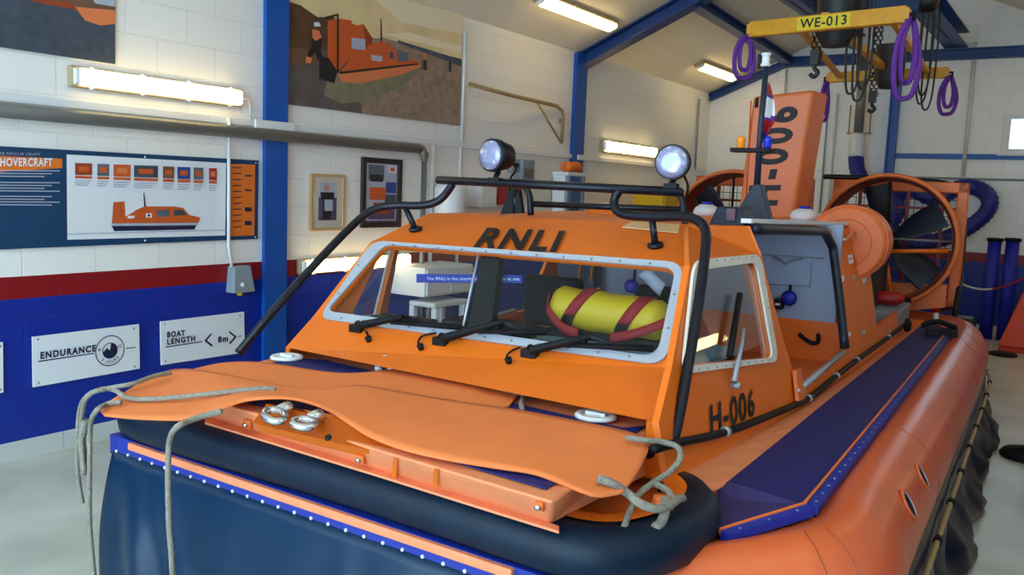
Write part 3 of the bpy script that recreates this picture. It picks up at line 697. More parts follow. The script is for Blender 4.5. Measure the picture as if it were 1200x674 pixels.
# two blue standing pipes
for k, (x, lb) in enumerate(((1166.5, 'left one of two blue pipes standing by the end wall'), (1187.5, 'right one of two blue pipes standing by the end wall'))):
    a = wb(x, 279, .5); r = empty('standing_pipe', (a.x, YB-.5, 0), 0, lb, 'pipe')
    sub(MB().tube([(a.x, YB-.5, .012), (a.x, YB-.5, a.z-.05)], .085, PIPEB, 18), 'pipe', r)
    sub(MB().lathe((a.x, YB-.5, a.z-.05), (0, 0, 1), [(0, .085), (.005, .105), (.045, .105), (.05, .09)], BLACKM, 18), 'cap', r)
    sub(MB().box((a.x-.09, YB-.6, 0), (a.x+.09, YB-.4, .012), PIPEB), 'foot', r)
# red and white barrier chain
ends = [W(1112, 322, 'y', 13.6), W(1130, 334, 'y', 13.6), W(1150, 339, 'y', 13.5), W(1172, 337, 'y', 13.4), W(1198, 327, 'y', 13.2), W(1230, 310, 'y', 13.1)]
mb = MB(); cs = resample(catmull(ends, 10), 70)
for i in range(0, 69):
    mb.tube([cs[i], cs[i+1]], .014, WHITEP if i < 30 else REDP, 6)
o = mb.build('barrier_chain', None, cs[0]); tag(o, 'sagging red and white plastic chain before the end wall', 'chain')
# orange barrier
mb = MB(); a = W(1168, 411, 'z', 0.); fx, fy = a.x, a.y
r = empty('road_barrier', (fx+.4, fy+.3, 0), 0, 'orange plastic barrier cut by the right edge near end wall', 'barrier')
h = .62; up = W(1200, 325, 'y', fy).z
mb.hexa([(fx, fy, .06), (fx+1., fy, .06), (fx+1., fy+.5, .06), (fx, fy+.5, .06), (fx+.28, fy+.15, up), (fx+.8, fy+.15, up), (fx+.8, fy+.35, up), (fx+.28, fy+.35, up)], mat('barrier_orange', (226, 70, 22), .5))
sub(mb, 'body', r, bevel=.02)
sub(MB().box((fx+.02, fy-.03, 0), (fx+1.05, fy+.53, .06), mat('barrier_base', (196, 50, 18), .5)), 'base', r, bevel=.015)
# barrier post with black foot
c0 = W(1207, 537, 'z', 0.)
r = empty('barrier_post', (c0.x, c0.y, 0), 0, 'blue barrier post on a black round foot at the right edge', 'post')
sub(MB().lathe((c0.x, c0.y, 0), (0, 0, 1), [(0, .2), (.02, .205), (.05, .18), (.07, .06), (.1, .045)], BLACKM, 28), 'foot', r)
sub(MB().tube([(c0.x, c0.y, .09), (c0.x, c0.y, 1.0)], .028, PIPEB, 14), 'pole', r)
c0 = W(1176, 415, 'z', 0.)
o = MB().lathe((c0.x, c0.y-.12, 0), (0, 0, 1), [(0, .16), (.03, .16), (.045, .1)], BLACKM, 24).build('rubber_weight'); tag(o, 'flat black rubber weight on the floor before orange barrier', 'weight')
c0 = W(1130, 366, 'y', 13.5)
o = MB().box((c0.x-.2, c0.y-.15, 0), (c0.x+.15, c0.y+.15, .28), mat('dark_crate', (52, 50, 48), .6)).box((c0.x-.17, c0.y-.12, .28), (c0.x+.12, c0.y+.12, .30), GREYP).build('tool_box', None, None, bevel=.01); tag(o, 'dark tool box on the floor behind the craft stern', 'box')
# ---------------------------------------------------------- lifting frame and hoists
ZL = 3.25
A0, A1 = W(880, 35, 'z', ZL), W(1063, 17, 'z', ZL)
B0, B1 = W(972, 91, 'z', ZL-.05), W(1110, 85, 'z', ZL-.05)
r = empty('spreader_beam', (A0+B1)*.5, 0, 'yellow steel lifting frame lettered WE-013 hanging under the roof', 'spreader beam')
def sq(a, b, h, t, m):
    mb = MB(); a, b = Vector(a), Vector(b); T = (b-a).normalized(); S = T.cross(Vector((0, 0, 1))).normalized(); U = Vector((0, 0, 1))
    q = [a-S*t-U*h, a+S*t-U*h, a+S*t+U*h, a-S*t+U*h]; mb.hexa(q+[p+(b-a) for p in q], m); return mb, S, T
def yellowbeam(a, b, hpx):
    a, b = Vector(a), Vector(b)
    mb, S, T = sq(a, b, hpx, .04, YELLOWP)
    o = sub(mb, 'beam', r, bevel=.005)
    for e, sg in ((a, -1), (b, 1)):
        mb = MB(); mb.tube([e+T*sg*.0, e+T*sg*.05, e+T*sg*.05-Vector((0, 0, .05))], .014, BLACKM, 6)
        mb.box(e-Vector((.02, .05, .04)), e+Vector((.02, .05, .04)), YELLOWP); k = sub(mb, 'end_hook', r)
    L = (b-a).length; n = Vector((T.y, -T.x, 0)); n = n if n.y < 0 else -n
    f = a+n*.0415; mb = MB()
    s0, s1 = f+T*L*.335, f+T*L*.675
    mb.add([s0-Vector((0, 0, hpx*.8)), s1-Vector((0, 0, hpx*.8)), s1+Vector((0, 0, hpx*.8)), s0+Vector((0, 0, hpx*.8))], [(0, 1, 2, 3)], YELLOWL)
    s0, s1 = f+T*L*.355+n*.002, f+T*L*.655+n*.002
    text_into(mb, 'WE-013', s0-Vector((0, 0, hpx*.62)), s1-Vector((0, 0, hpx*.62)), s0+Vector((0, 0, hpx*.62)), INKB, None, .02)
    sub(mb, 'number_plate', r, 'yellow plate lettered WE-013')
    return T, L
dA = (A0-CAM).length; dB = (B0-CAM).length
TA, LA = yellowbeam(A0, A1, .062); TB, LB = yellowbeam(B0, B1, .055)
for fa, fb in ((.32, .1), (.9, .85)):
    mb, S, T = sq(A0+TA*LA*fa, B0+TB*LB*fb, .022, .022, YELLOWP); sub(mb, 'strut', r)
mb, S, T = sq(A0+TA*LA*.5+Vector((0, 0, .05)), B0+TB*LB*.5+Vector((0, 0, .05)), .03, .03, YELLOWP); sub(mb, 'centre_bar', r)
# purple slings
def sling(label, top, drop, wd, tw=0.):
    top = Vector(top); X = Vector((RX.x, RY.x, 0)).normalized()
    base = [(0, 0), (-.42, -.3), (-.5, -.7), (-.3, -.97), (.0, -1.), (.32, -.92), (.5, -.6), (.3, -.25)]
    mb = MB()
    for dq, wq, ph in ((1., 1., 0.), (.8, .55, 1.)):
        P = [top + X*(a*wd*wq+.004*ph) + Vector((0, 0, b_*drop*dq)) + Vector((0, .02*math.sin(7*a+ph)+.012*ph, 0)) for a, b_ in base]
        sm = catmull(P, 6, True); N = len(sm); vs = []
        for i, q in enumerate(sm):
            t = (sm[(i+1) % N]-sm[i-1]).normalized(); n = Vector((.6*math.sin(i*.25+ph), -1, .1)); s = t.cross(n).normalized(); w = .019
            n = s.cross(t).normalized()
            vs += [q-s*w-n*.005, q+s*w-n*.005, q+s*w+n*.005, q-s*w+n*.005]
        mb.add(vs, [(4*i+k, 4*i+(k+1) % 4, (4*((i+1) % N))+(k+1) % 4, (4*((i+1) % N))+k) for i in range(N) for k in range(4)], PURPLE, True)
    o = mb.build('lifting_sling', None, top); return tag(o, label, 'sling')
def pz(px, dist_pt, h): return h*(Vector(dist_pt)-CAM).length/F
sling('purple sling on the left end of the nearer yellow beam', A0-TA*.04-Vector((0, 0, .04)), 46*dA/F, 22*dA/F)
sling('purple sling on the right end of the nearer yellow beam', A1+TA*.03-Vector((0, 0, .02)), 82*(A1-CAM).length/F, 26*(A1-CAM).length/F)
sling('narrow purple sling on the left end of the farther yellow beam', B0-TB*.03-Vector((0, 0, .04)), 42*dB/F, 8*dB/F)
sling('purple sling on the right end of the farther yellow beam', B1+TB*.03-Vector((0, 0, .04)), 38*(B1-CAM).length/F, 18*(B1-CAM).length/F)
# chain hoists
HOIST = mat('hoist_black', (22, 22, 24), .5); HOISTB = mat('hoist_blue', (24, 60, 110), .5); CHAIN = mat('chain_dark', (52, 46, 40), .5, metal=.5)
def hoist(label, x, y, zb, zl, bagw, cab):
    r = empty('chain_hoist', (x, y, zb), 0, label, 'hoist')
    sub(MB().box((x-.25, y-.12, zl-.3), (x+.25, y+.12, zl-.05), HOISTB).lathe((x+.25, y, zl-.18), (1, 0, 0), [(0, .13), (.14, .12), (.16, .08)], HOIST, 18).lathe((x-.25, y, zl-.18), (-1, 0, 0), [(0, .12), (.1, .11), (.12, .06)], HOIST, 18), 'motor', r, bevel=.015)
    sub(MB().tube([(x-.1, y-.1, zl-.05), (x-.1, y-.1, zl+.08)], .02, HOIST, 8).tube([(x+.1, y+.1, zl-.05), (x+.1, y+.1, zl+.08)], .02, HOIST, 8).lathe((x-.1, y-.16, zl+.05), (0, 1, 0), [(0, .05), (.04, .05)], HOIST, 14), 'trolley', r)
    w = bagw; v = []
    for zz, s in ((zb, .6), (zb+.1, .95), (zb+.45, 1.)):
        v.append([(x+w*s*math.cos(2*math.pi*k/20)*.5, y+.14*s*math.sin(2*math.pi*k/20), zz) for k in range(21)])
    mb = MB(); mb.grid(v, HOIST); mb.poly(v[0][:-1], HOIST); mb.poly(v[2][:-1], HOIST); sub(mb, 'chain_bag', r)
    for dx in (-.17, -.12):
        mb = MB(); z = zl-.3; k = 0
        while z > zb-.08:
            a = Vector((.018, 0, 0)) if k % 2 else Vector((0, .018, 0)); c0 = Vector((x+dx, y, z))
            mb.tube([c0+a+Vector((0, 0, -.0)), c0+a-Vector((0, 0, .045)), c0-a-Vector((0, 0, .045)), c0-a], .007, CHAIN, 5, closed=True); z -= .042; k += 1
        sub(mb, 'chain', r)
    mb = MB(); hz = zb-.06; mb.box((x-.185, y-.04, hz-.08), (x-.115, y+.04, hz+.04), HOIST)
    mb.tube(catmull([(x-.15, y, hz-.08), (x-.15, y, hz-.11), (x-.12, y, hz-.145), (x-.15, y, hz-.18), (x-.185, y, hz-.155)], 5), .018, HOIST, 8); sub(mb, 'hook', r)
    mb = MB()
    for k, (px0, pyb) in enumerate(cab):
        p0 = W(px0, pyb, 'y', y); g = .055
        mb.tube(catmull([(x+.2, y, zl-.1), (p0.x-g, y, zl-.25), (p0.x-g, y+.02, p0.z+.2), (p0.x, y, p0.z), (p0.x+g, y, p0.z+.2), (p0.x+g*.8, y, zl-.25), (x+.24, y, zl-.1)], 6), .010, HOIST, 6)
    sub(mb, 'control_cable', r)
c1 = W(978, 55, 'y', 7.6); hoist('left chain hoist with black bag above the lifting frame', c1.x, 7.6, c1.z+.0, 4.18, .34, ((996, 110), (1004, 118), (1010, 104)))
c2 = W(1041, 104, 'y', 9.9); hoist('right chain hoist with black bag behind the lifting frame', c2.x, 9.9, c2.z, 4.1, .30, ((1080, 112), (1084, 129), (1078, 122)))

# ============================================================ THE HOVERCRAFT (coordinates u across, v aft, z up)
craft = empty('hovercraft', ORG, YAW, 'orange rescue hovercraft with blue decks, lettered RNLI and H-006', 'hovercraft')
def part(mb, name, label=None, parent=None, **k):
    o = mb.build(name, parent or craft, None, **k)
    if label: o['label'] = label
    return o
def Kz(lst, z): return [K(x, y, 'z', z) for x, y in lst]
SN, SK = (1, -.05, .27), 1.30            # starboard cabin side plane
def S(px, py, off=0.): return KP(px, py, SN, SK+off)
def mirr(p): return Vector((2*(.03+.046*p[1])-p[0], p[1], p[2]))
# windscreen plane
b0, b1, t0 = K(373, 372, 'z', 1.17), K(785, 431, 'z', 1.17), K(622, 297, 'z', 1.545)
WN = (b1-b0).cross(t0-b0).normalized()
if WN.y > 0: WN = -WN
WK = WN.dot(b0)
def G(px, py, off=0.): return KP(px, py, WN, WK+off)
L0, R0_ = K(335, 407, 'z', 1.05), K(771, 495, 'z', 1.05)
L1, R1, L2, R2 = G(367, 371), G(787, 432), G(434, 284), G(808, 312)
t1 = K(655, 257, 'z', 1.69)
VNn = (R2-L2).cross(t1-L2).normalized()
if VNn.z < 0: VNn = -VNn
def V(px, py, off=0.): return KP(px, py, VNn, VNn.dot((L2+R2)*.5)+off)
L3, R3 = V(503, 250), V(806, 264)
# ---- hull and foredeck
dk_in = Kz([(820, 585), (853, 568), (912, 520), (971, 471), (1028, 425), (1085, 378)], .84)
dkf_in, dkf_out = K(820, 585, 'z', .79), K(845, 628, 'z', .79)
dk_out = Kz([(845, 628), (945, 597), (1030, 492), (1072, 440), (1112, 390)], .84)
mb = MB()
mb.prism([(-1.18, .45, .3), (1.18, .45, .3), (1.3, 1.5, .3), (1.42, 6.3, .3), (-.78, 6.3, .3), (-1.1, 1.5, .3)], (0, 0, .52), ORANGE_W)
part(mb, 'hull')
mb = MB()
lipz = .885
mb.prism([(-1.16, 1.2, .74), (-1.2, .5, .74), (-1.1, .24, .74), (-.8, .18, .74), (0, .16, .74), (.8, .10, .74), (1.05, .11, .74), (1.19, .22, .74), (1.245, .42, .74), (1.19, .62, .74), (1.1, .9, .74), (1.1, 1.3, .74), (-1.0, 1.3, .74)], (0, 0, .06), ORANGE)
part(mb, 'bow_deck')
ftl, ftr = K(262, 474, 'z', 1.0), K(648, 589, 'z', 1.0)
fbl, fbr = K(250, 492, 'z', .885), K(645, 615, 'z', .885)
ftl = ftl + (ftl-ftr)*.28; fbl = fbl + (fbl-fbr)*.28
rbr = K(777, 492, 'z', 1.0); rbl = Vector((-.98, 1.0, 1.0))
mb = MB()
mb.hexa([fbl, fbr, Vector((rbr.x+.06, rbr.y+.1, .84)), Vector((-1.0, 1.2, .84)), ftl, ftr, rbr+Vector((0, .1, 0)), rbl+Vector((0, .1, 0))], ORANGE_F)
o = part(mb, 'foredeck_box', bevel=.012, seg=3)
# blue non slip panel let into the foredeck
q = Kz([(640, 574), (757, 500)], 1.004); q2 = [Vector((ftl.x+.12, ftl.y+.06, 1.004)), Vector((-.86, .86, 1.004))]
mb = MB(); mb.prism([q2[0], q[0], q[1]-Vector((0, .0, 0)), Vector((R0_.x-.13, R0_.y+.0, 1.004)), Vector((-.72, .92, 1.004)), q2[1]], (0, 0, .004), DBLUE)
part(mb, 'foredeck_tread', 'dark blue non slip panel')
# round white hatches on the foredeck
for px, py, r_ in ((336, 420, .075), (698, 489, .078)):
    c = K(px, py, 'z', 1.012); mb = MB()
    mb.lathe(c, (0, 0, 1), [(0, r_), (.008, r_), (.014, r_*.93), (.014, r_*.7), (.009, r_*.66), (.009, r_*.3), (.012, r_*.25)], WHITEP, 32)
    mb.box((c.x-r_*.5, c.y-.008, c.z+.009), (c.x+r_*.5, c.y+.008, c.z+.02), WHITEP)
    part(mb, 'deck_vent', 'round white deck vent')
c = K(451, 434, 'z', 1.01); mb = MB()
mb.tube(catmull([c+Vector((-.035, 0, 0)), c+Vector((-.033, 0, .045)), c+Vector((0, 0, .065)), c+Vector((.033, 0, .045)), c+Vector((.035, 0, 0))], 5), .008, CHROME, 8)
for s in (-1, 1): mb.lathe(c+Vector((.035*s, 0, -.005)), (0, 0, 1), [(0, .018), (.02, .018), (.024, .01)], WHITEP, 10)
part(mb, 'lifting_eye', 'small steel lifting eye')
# front of the box: ribs and eye plates
def onfront(px, py, off=0.):
    n = (ftr-ftl).cross(fbl-ftl).normalized()
    if n.y > 0: n = -n
    return KP(px, py, n, n.dot(ftl)+off)
mb = MB()
for x0, y0, y1 in ((461, 537, 559), (509, 549, 571)):
    p = [onfront(x0-2, y1, .004), onfront(x0+3, y1+1, .004), onfront(x0+5, y0+1, .004), onfront(x0, y0, .004)]
    mb.poly(p, ORANGE)
part(mb, 'front_rib')
for px, py in ((291, 497), (423, 538), (633, 593)):
    mb = MB(); a, b = onfront(px-4, py+5, .0), onfront(px+4, py-4, .0)
    mb.prism([onfront(px-4, py+4), onfront(px+5, py+6), onfront(px+5, py-4), onfront(px-4, py-6)], (0, -.01, 0), ORANGE_W)
    mb.lathe(onfront(px, py)+Vector((0, -.01, 0)), (0, -1, 0), [(0, .011), (.012, .008)], CHROME, 8)
    part(mb, 'eye_plate')
# sloping bow plate with two chrome towing rings
pl = [K(297, 497, 'z', .99), K(314, 474, 'z', 1.035), K(400, 488, 'z', 1.035), K(418, 498, 'z', 1.03), K(468, 526, 'z', 1.0), K(430, 528, 'z', .985)]
mb = MB(); mb.poly([p+Vector((0, -.006, .004)) for p in pl], ORANGE); mb.prism([p+Vector((0, -.006, .004)) for p in pl], (0, .05, -.045), ORANGE)
bp_ = part(mb, 'bow_plate')
mb = MB(); mb.lathe(K(390, 512, 'z', 1.012)+Vector((0, -.02, 0)), (0, -.6, .8), [(0, .012), (.006, .012)], BLACKM, 14); part(mb, 'hole', None, bp_)
for (x0, y0, x1, y1, xm, ym) in ((338, 478, 310, 486, 325, 494), (374, 487, 344, 495, 358, 501)):
    p0 = K(x0, y0, 'z', 1.05); mb = MB(); c = K((x0+x1)/2-2, (y0+y1)/2+5, 'z', 1.045)
    A_ = (K(x1, y1+1, 'z', 1.045)-c); B_ = Vector((.035, -.028, .0))
    ring = [c + A_*math.cos(t) + (K(xm, ym, 'z', 1.04)-c)*math.sin(t) for t in [2*math.pi*k/20 for k in range(20)]]
    mb.tube(ring, .0135, CHROME, 10, closed=True)
    mb.lathe(p0+Vector((-.01, -.01, -.005)), (.3, .9, .2), [(-.025, .012), (-.02, .022), (.02, .024), (.03, .014)], CHROME, 14)
    part(mb, 'towing_ring', 'polished chrome towing ring', bp_)
# ---- fender round the bow
fp = [(-1.12, 1.15), (-1.2, .75), (-1.235, .45), (-1.19, .27), (-1.02, .19), (-.6, .165), (0, .145), (.5, .115), (.85, .085), (1.03, .085), (1.145, .15), (1.215, .28), (1.24, .44), (1.215, .6), (1.14, .71), (1.06, .74)]
fpath = catmull([Vector((a, b, .805)) for a, b in fp], 8)
prof = [(-.07, .075), (-.02, .08), (.03, .076), (.062, .045), (.07, 0), (.062, -.045), (.03, -.07), (-.07, -.07)]
def sweep2(path, prof, m, smooth=True, closed_prof=True, fac=None):
    rows = []
    for i, p in enumerate(path):
        a, b = path[max(i-1, 0)], path[min(i+1, len(path)-1)]; t = (b-a); t.z = 0; t.normalize(); n = Vector((t.y, -t.x, 0)); f = fac[i] if fac else 1
        rows.append([p + n*o_*f + Vector((0, 0, h*f)) for o_, h in prof] + ([p + n*prof[0][0]*f + Vector((0, 0, prof[0][1]*f))] if closed_prof else []))
    mb = MB(); mb.grid(rows, m, smooth)
    return mb, rows
mb, rows = sweep2(fpath, prof, RUBBER); mb.poly(rows[0][:-1], RUBBER); mb.poly(rows[-1][:-1], RUBBER)
part(mb, 'bow_fender', 'black rubber bow fender')
mb, rows = sweep2([p+Vector((0, 0, .0)) for p in fpath], [(-.115, .076), (-.052, .083), (-.045, .088), (-.115, .082)], ORANGE, False); part(mb, 'fender_flange')
mb = MB(); up_ = Kz([(240, 487), (300, 505), (450, 552), (600, 599), (655, 618)], .889); lw_ = Kz([(240, 496), (300, 514), (450, 560), (600, 607), (655, 624)], .889)
mb.grid([up_, lw_], ORANGE_F, False); part(mb, 'bow_lip', 'thin orange lip along the fender top', solid=.008)
# orange rubbing strip and blue bolted strip below the fender
a, b = K(155, 513, 'z', .72), K(604, 668, 'z', .72)
sl = [a.lerp(b, t/20) for t in range(21)]
def strip_y(px, py0, z, off): return K(px, py0, 'z', z)
base_l, base_r = K(130, 512, 'z', .725), K(700, 701, 'z', .725)
off = Vector((0, .02, 0))
def strip(p0, p1, z0, z1, d, m):
    mb = MB(); q0, q1 = Vector((p0.x, p0.y, 0)), Vector((p1.x, p1.y, 0)); n = Vector((q1.y-q0.y, -(q1.x-q0.x), 0)).normalized()
    v = []
    for z in (z0, z1): v += [q0+n*d+Vector((0, 0, z)), q1+n*d+Vector((0, 0, z)), q1-n*.04+Vector((0, 0, z)), q0-n*.04+Vector((0, 0, z))]
    mb.hexa(v, m); return mb, n
dl_ = base_r-base_l; nl_ = Vector((dl_.y, -dl_.x, 0)).normalized(); a, b = KP(155, 512, nl_, nl_.dot(base_l)), KP(604, 664, nl_, nl_.dot(base_l)); a.z = b.z = .72
mb, n = strip(a, b, .704, .735, .022, ORANGE_F); part(mb, 'rubbing_strip', 'narrow orange rubbing strip', bevel=.004)
be = base_l + (base_r-base_l)
mb, n = strip(base_l, base_r, .655, .738, .004, EDGEBLUE)
L_ = (base_r-base_l)
for k in range(28):
    c = base_l + L_*((k+.6)/28) + n*.004; c.z = .675
    mb.lathe(c, n, [(0, .007), (.006, .006)], WHITEP, 8)
part(mb, 'skirt_clamp_strip', 'blue strip with white bolts')
# bow skirt: vinyl hanging to the floor
rows = []; NX = 90
for j in range(15):
    h = j/14; z = .675*(1-h)+.012*h; row = []
    for i in range(NX):
        t = i/(NX-1)
        if t < .06:
            s = t/.06; p = Vector((base_l.x+.02-.06*math.sin(h*2.6)*(1-s), base_l.y+.32*(1-s), 0))
        else:
            s = (t-.06)/.94; p = base_l.lerp(base_r, s)
            if s > .9: p = p + Vector((0, (s-.9)*2.2, 0))
        bulge = .10*math.sin(min(h*1.7, 1.55)) - .03*h
        fold = .07*h*math.exp(-((t-.13-.10*h)/.035)**2) + .05*h*math.exp(-((t-.2-.16*h)/.03)**2) + .012*math.sin(t*37+h*3)*h + .02*h*math.exp(-((t-.62)/.02)**2) - .015*h*math.exp(-((t-.66)/.02)**2) + .02*h*math.exp(-((t-.74)/.03)**2)
        row.append(Vector((p.x-.03*math.sin(h*3)*(1 if t < .06 else max(0, .2-t)*4), p.y-(bulge+fold)*(1 if t > .04 else .3), z)))
    rows.append(row)
mb = MB(); mb.grid(rows, SKIRT); part(mb, 'bow_skirt', 'dark blue vinyl bow skirt', solid=.006)
# ---- blue side decks, edge strips, side tubes and skirts, both sides
def side_parts(fl):
    f = (lambda p: Vector(p)) if fl > 0 else mirr
    up = Vector((0, 0, .012))
    mb = MB(); main = [dk_in[1], dk_out[1]] + dk_out[2:] + dk_in[:1:-1]
    mb.prism([f(p) for p in main], up, DBLUE); part(mb, 'side_deck', 'dark blue non slip side deck')
    mb = MB()
    front = [dkf_in, dkf_out, dk_out[1], dk_in[1]]
    mb.prism([f(p) for p in front], up, DBLUE2); part(mb, 'deck_ramp', 'faded blue sloping front deck')
    mb = MB(); E = [dkf_out] + dk_out[1:]
    for i in range(len(E)-1):
        d = (E[i+1]-E[i]); nn = Vector((d.y, -d.x, 0)).normalized()
        q = [E[i]-nn*.005, E[i+1]-nn*.005, E[i+1]+nn*.035, E[i]+nn*.035]
        mb.hexa([f(p+Vector((0, 0, -.012))) for p in q]+[f(p+Vector((0, 0, .017))) for p in q], EDGEBLUE)
        q = [E[i]-nn*.012, E[i+1]-nn*.012, E[i+1]-nn*.003, E[i]-nn*.003]
        mb.hexa([f(p+Vector((0, 0, .0))) for p in q]+[f(p+Vector((0, 0, .022))) for p in q], ORANGE_W)
        nb = int(d.length/.09)
        for k in range(nb):
            c = E[i]+d*((k+.5)/nb)+nn*.02+Vector((0, 0, .017))
            if (k < 14 or i < 2): mb.lathe(f(c), (0, 0, 1), [(0, .0045), (.003, .004)], GREYP, 6)
    part(mb, 'deck_edge_strip', 'blue bolted edge strip')
    path = [Vector((1.08, .50, .76)), Vector((1.2, .42, .775)), dkf_out, dkf_out.lerp(dk_out[1], .5)+Vector((.016, -.02, -.002)), dkf_out.lerp(dk_out[1], .85)+Vector((.024, -.016, -.004)), dk_out[1]+Vector((.02, .10, -.002)), dk_out[1].lerp(dk_out[2], .3)] + dk_out[2:] + [Vector((1.64, 6.2, .83)), Vector((1.55, 6.6, .82)), Vector((1.3, 6.85, .81)), Vector((.9, 6.95, .8)), Vector((.3, 6.98, .8))]
    if fl < 0: path = [Vector((1.6, 1.7, .84))] + path[8:]
    sp = catmull(path, 7); N = len(sp)
    fac = [min(1., .55+.45*min(1, i/22)) for i in range(N)] if fl > 0 else [1.]*N
    sec = [(-.06, -.06), (-.01, -.02), (.036, -.014), (.06, .008), (.11, .014), (.17, -.012), (.225, -.06), (.265, -.125), (.285, -.2), (.28, -.28), (.25, -.34), (.18, -.38), (.05, -.4)]
    if fl < 0: sec = [(a*.8, b) for a, b in sec]
    mb0, rows = sweep2(sp, sec, TUBE_O, True, False, fac)
    mb = MB(); mb.grid([[f(p) for p in r] for r in rows], TUBE_O); tb = part(mb, 'side_tube', 'orange inflated side tube')
    # skirt
    prof = [(.22, -.36), (.275, -.36), (.28, -.44), (.27, -.52), (.29, -.62), (.33, -.7), (.38, -.77), (.395, -.8), (.38, -.825)]
    dense = resample(sp, 170); rows = []
    for i, p in enumerate(dense):
        a, b = dense[max(i-1, 0)], dense[min(i+1, 169)]; t = b-a; t.z = 0; t.normalize(); n = Vector((t.y, -t.x, 0)); r = []
        fc = min(1., .55+.45*min(1, i/24)) if fl > 0 else .8
        for k, (o_, h) in enumerate(prof):
            w = k/8; o2 = o_ + w*(.07*noise.noise(Vector((i*.11, k*.12, 1.7)))+.035*noise.noise(Vector((i*.3, k*.25, 5.2)))) + (.06*noise.noise(Vector((i*.16, k*.5, 9.))) if 2 < k < 7 else 0)
            hz = p.z+h + (.05*noise.noise(Vector((i*.2, k*.4, 3.))) if 1 < k < 7 else 0)
            r.append(f(p + n*o2*fc + Vector((0, 0, 0)) + Vector((0, 0, max(hz, .012)-p.z))))
        rows.append(r)
    mb = MB(); mb.grid(rows, SKIRT_BK); part(mb, 'side_skirt', 'crumpled black side skirt', solid=.008)
    if fl > 0:
        rod = []
        for i in range(26, 150, 3):
            p = dense[i]; a, b = dense[i-1], dense[i+1]; t = b-a; t.z = 0; t.normalize(); n = Vector((t.y, -t.x, 0)); rod.append(p+n*.31+Vector((0, 0, -.41)))
        mb = MB(); mb.tube(rod, .012, TAN, 8)
        for q in rod[::4]: mb.lathe(q, (rod[1]-rod[0]), [(-.03, .018), (.03, .018)], BLACKM, 8)
        part(mb, 'skirt_rod', 'tan rod holding the side skirt')
        # vents and seams of the tube
        for (px, py, w, zz) in ((1063, 590, .058, .0), (1079, 558, .052, 0), (1137, 408, .05, 0), (1142, 399, .045, 0)):
            best = None
            for r in [[x for x in rr] for rr in sweep2(resample(sp, 400), sec, TUBE_O, True, False, [1.]*400)[1]]:
                for k in range(4, 9):
                    for s in (0, .25, .5, .75):
                        p = r[k].lerp(r[k+1], s); q = p-CC; d = rayc(px, py).normalized(); e = (q-d*q.dot(d)).length
                        if best is None or e < best[0]: best = (e, p, (r[k+1]-r[k]).normalized())
            p, c_ = best[1], best[2]; t = Vector((0, 1, 0)); nn = t.cross(c_).normalized()
            if nn.x < 0: nn = -nn
            if py < 450: w1, w2 = .1, .012
            else: w1, w2 = w*.95, w*.85
            rim = [p + nn*.003 + c_*w1*math.cos(a_)+t*w2*math.sin(a_) for a_ in [2*math.pi*k/24 for k in range(24)]]
            mb = MB(); mb.poly(rim, BLACKM)
            if py > 450:
                mb.tube(rim, .006, TUBE_O, 6, closed=True); mb.tube([p+nn*.004+c_*w1*math.cos(a_)*.84+t*w2*math.sin(a_)*.84 for a_ in [2*math.pi*k/24 for k in range(24)]], .003, ALU, 6, closed=True)
            part(mb, 'vent', None, tb)
        mb = MB(); full = sweep2(sp, sec, TUBE_O, True, False, fac)[1]
        for i_ in (24, 27):
            r = full[i_]; mb.tube([q+Vector((0, 0, .0)) for q in r[4:11]], .0025, SEAM, 5)
            part(mb, 'seam', 'welded fabric seam', tb); mb = MB()
        for i_ in (48, 66):
            r = full[i_]; mb.tube(r[4:11], .002, SEAM, 5)
            part(mb, 'seam', 'welded fabric seam', tb); mb = MB()
for fl in (1, -1): side_parts(fl)

# ---- cabin shell
thk = .025
bottomS = [S(x, y) for x, y in ((784, 566), (860, 523), (932, 483), (1000, 436), (1052, 396))]
def sidepts(lst, off=0.): return [S(x, y, off) for x, y in lst]
front_edge = [(772, 496), (787, 432), (808, 312)]
win_in = [(818, 316), (883, 307), (903, 419), (803, 428)]
win_out = [(811, 305), (889, 297.5), (910, 423), (797, 438)]
VR = S(990, 412).y
rear = [(990, 412), (984, 350), (976, 290), (966, 270), (1003, 267), (1016, 290), (1022, 335), (1028, 384), (1052, 364)]
outline = sidepts(front_edge + [(893, 300), (900, 330), (918, 398), (936, 456)] + rear) + bottomS[::-1] + [S(778, 530)]
wi = rounded(sidepts(win_in), [.07, .06, .06, .06]); wo = rounded(sidepts(win_out, .004), [.09, .08, .08, .08])
D_ = Vector((-thk, 0, 0))
def mirr3(p): return Vector((-(p[0]-.14), p[1], p[2]))
PW = [(.0, .3), (.6, .86), (.85, 1.06), (1.2, 1.36), (2.0, 1.585), (2.3, 1.72), (3.3, 3.4), (10, 10)]
def mirr2(p):
    v = p[1]
    for (a0, c0_), (a1, c1_) in zip(PW, PW[1:]):
        if v <= a1: v = c0_+(c1_-c0_)*(v-a0)/(a1-a0); break
    return Vector((-(p[0]-.14), v, p[2]))
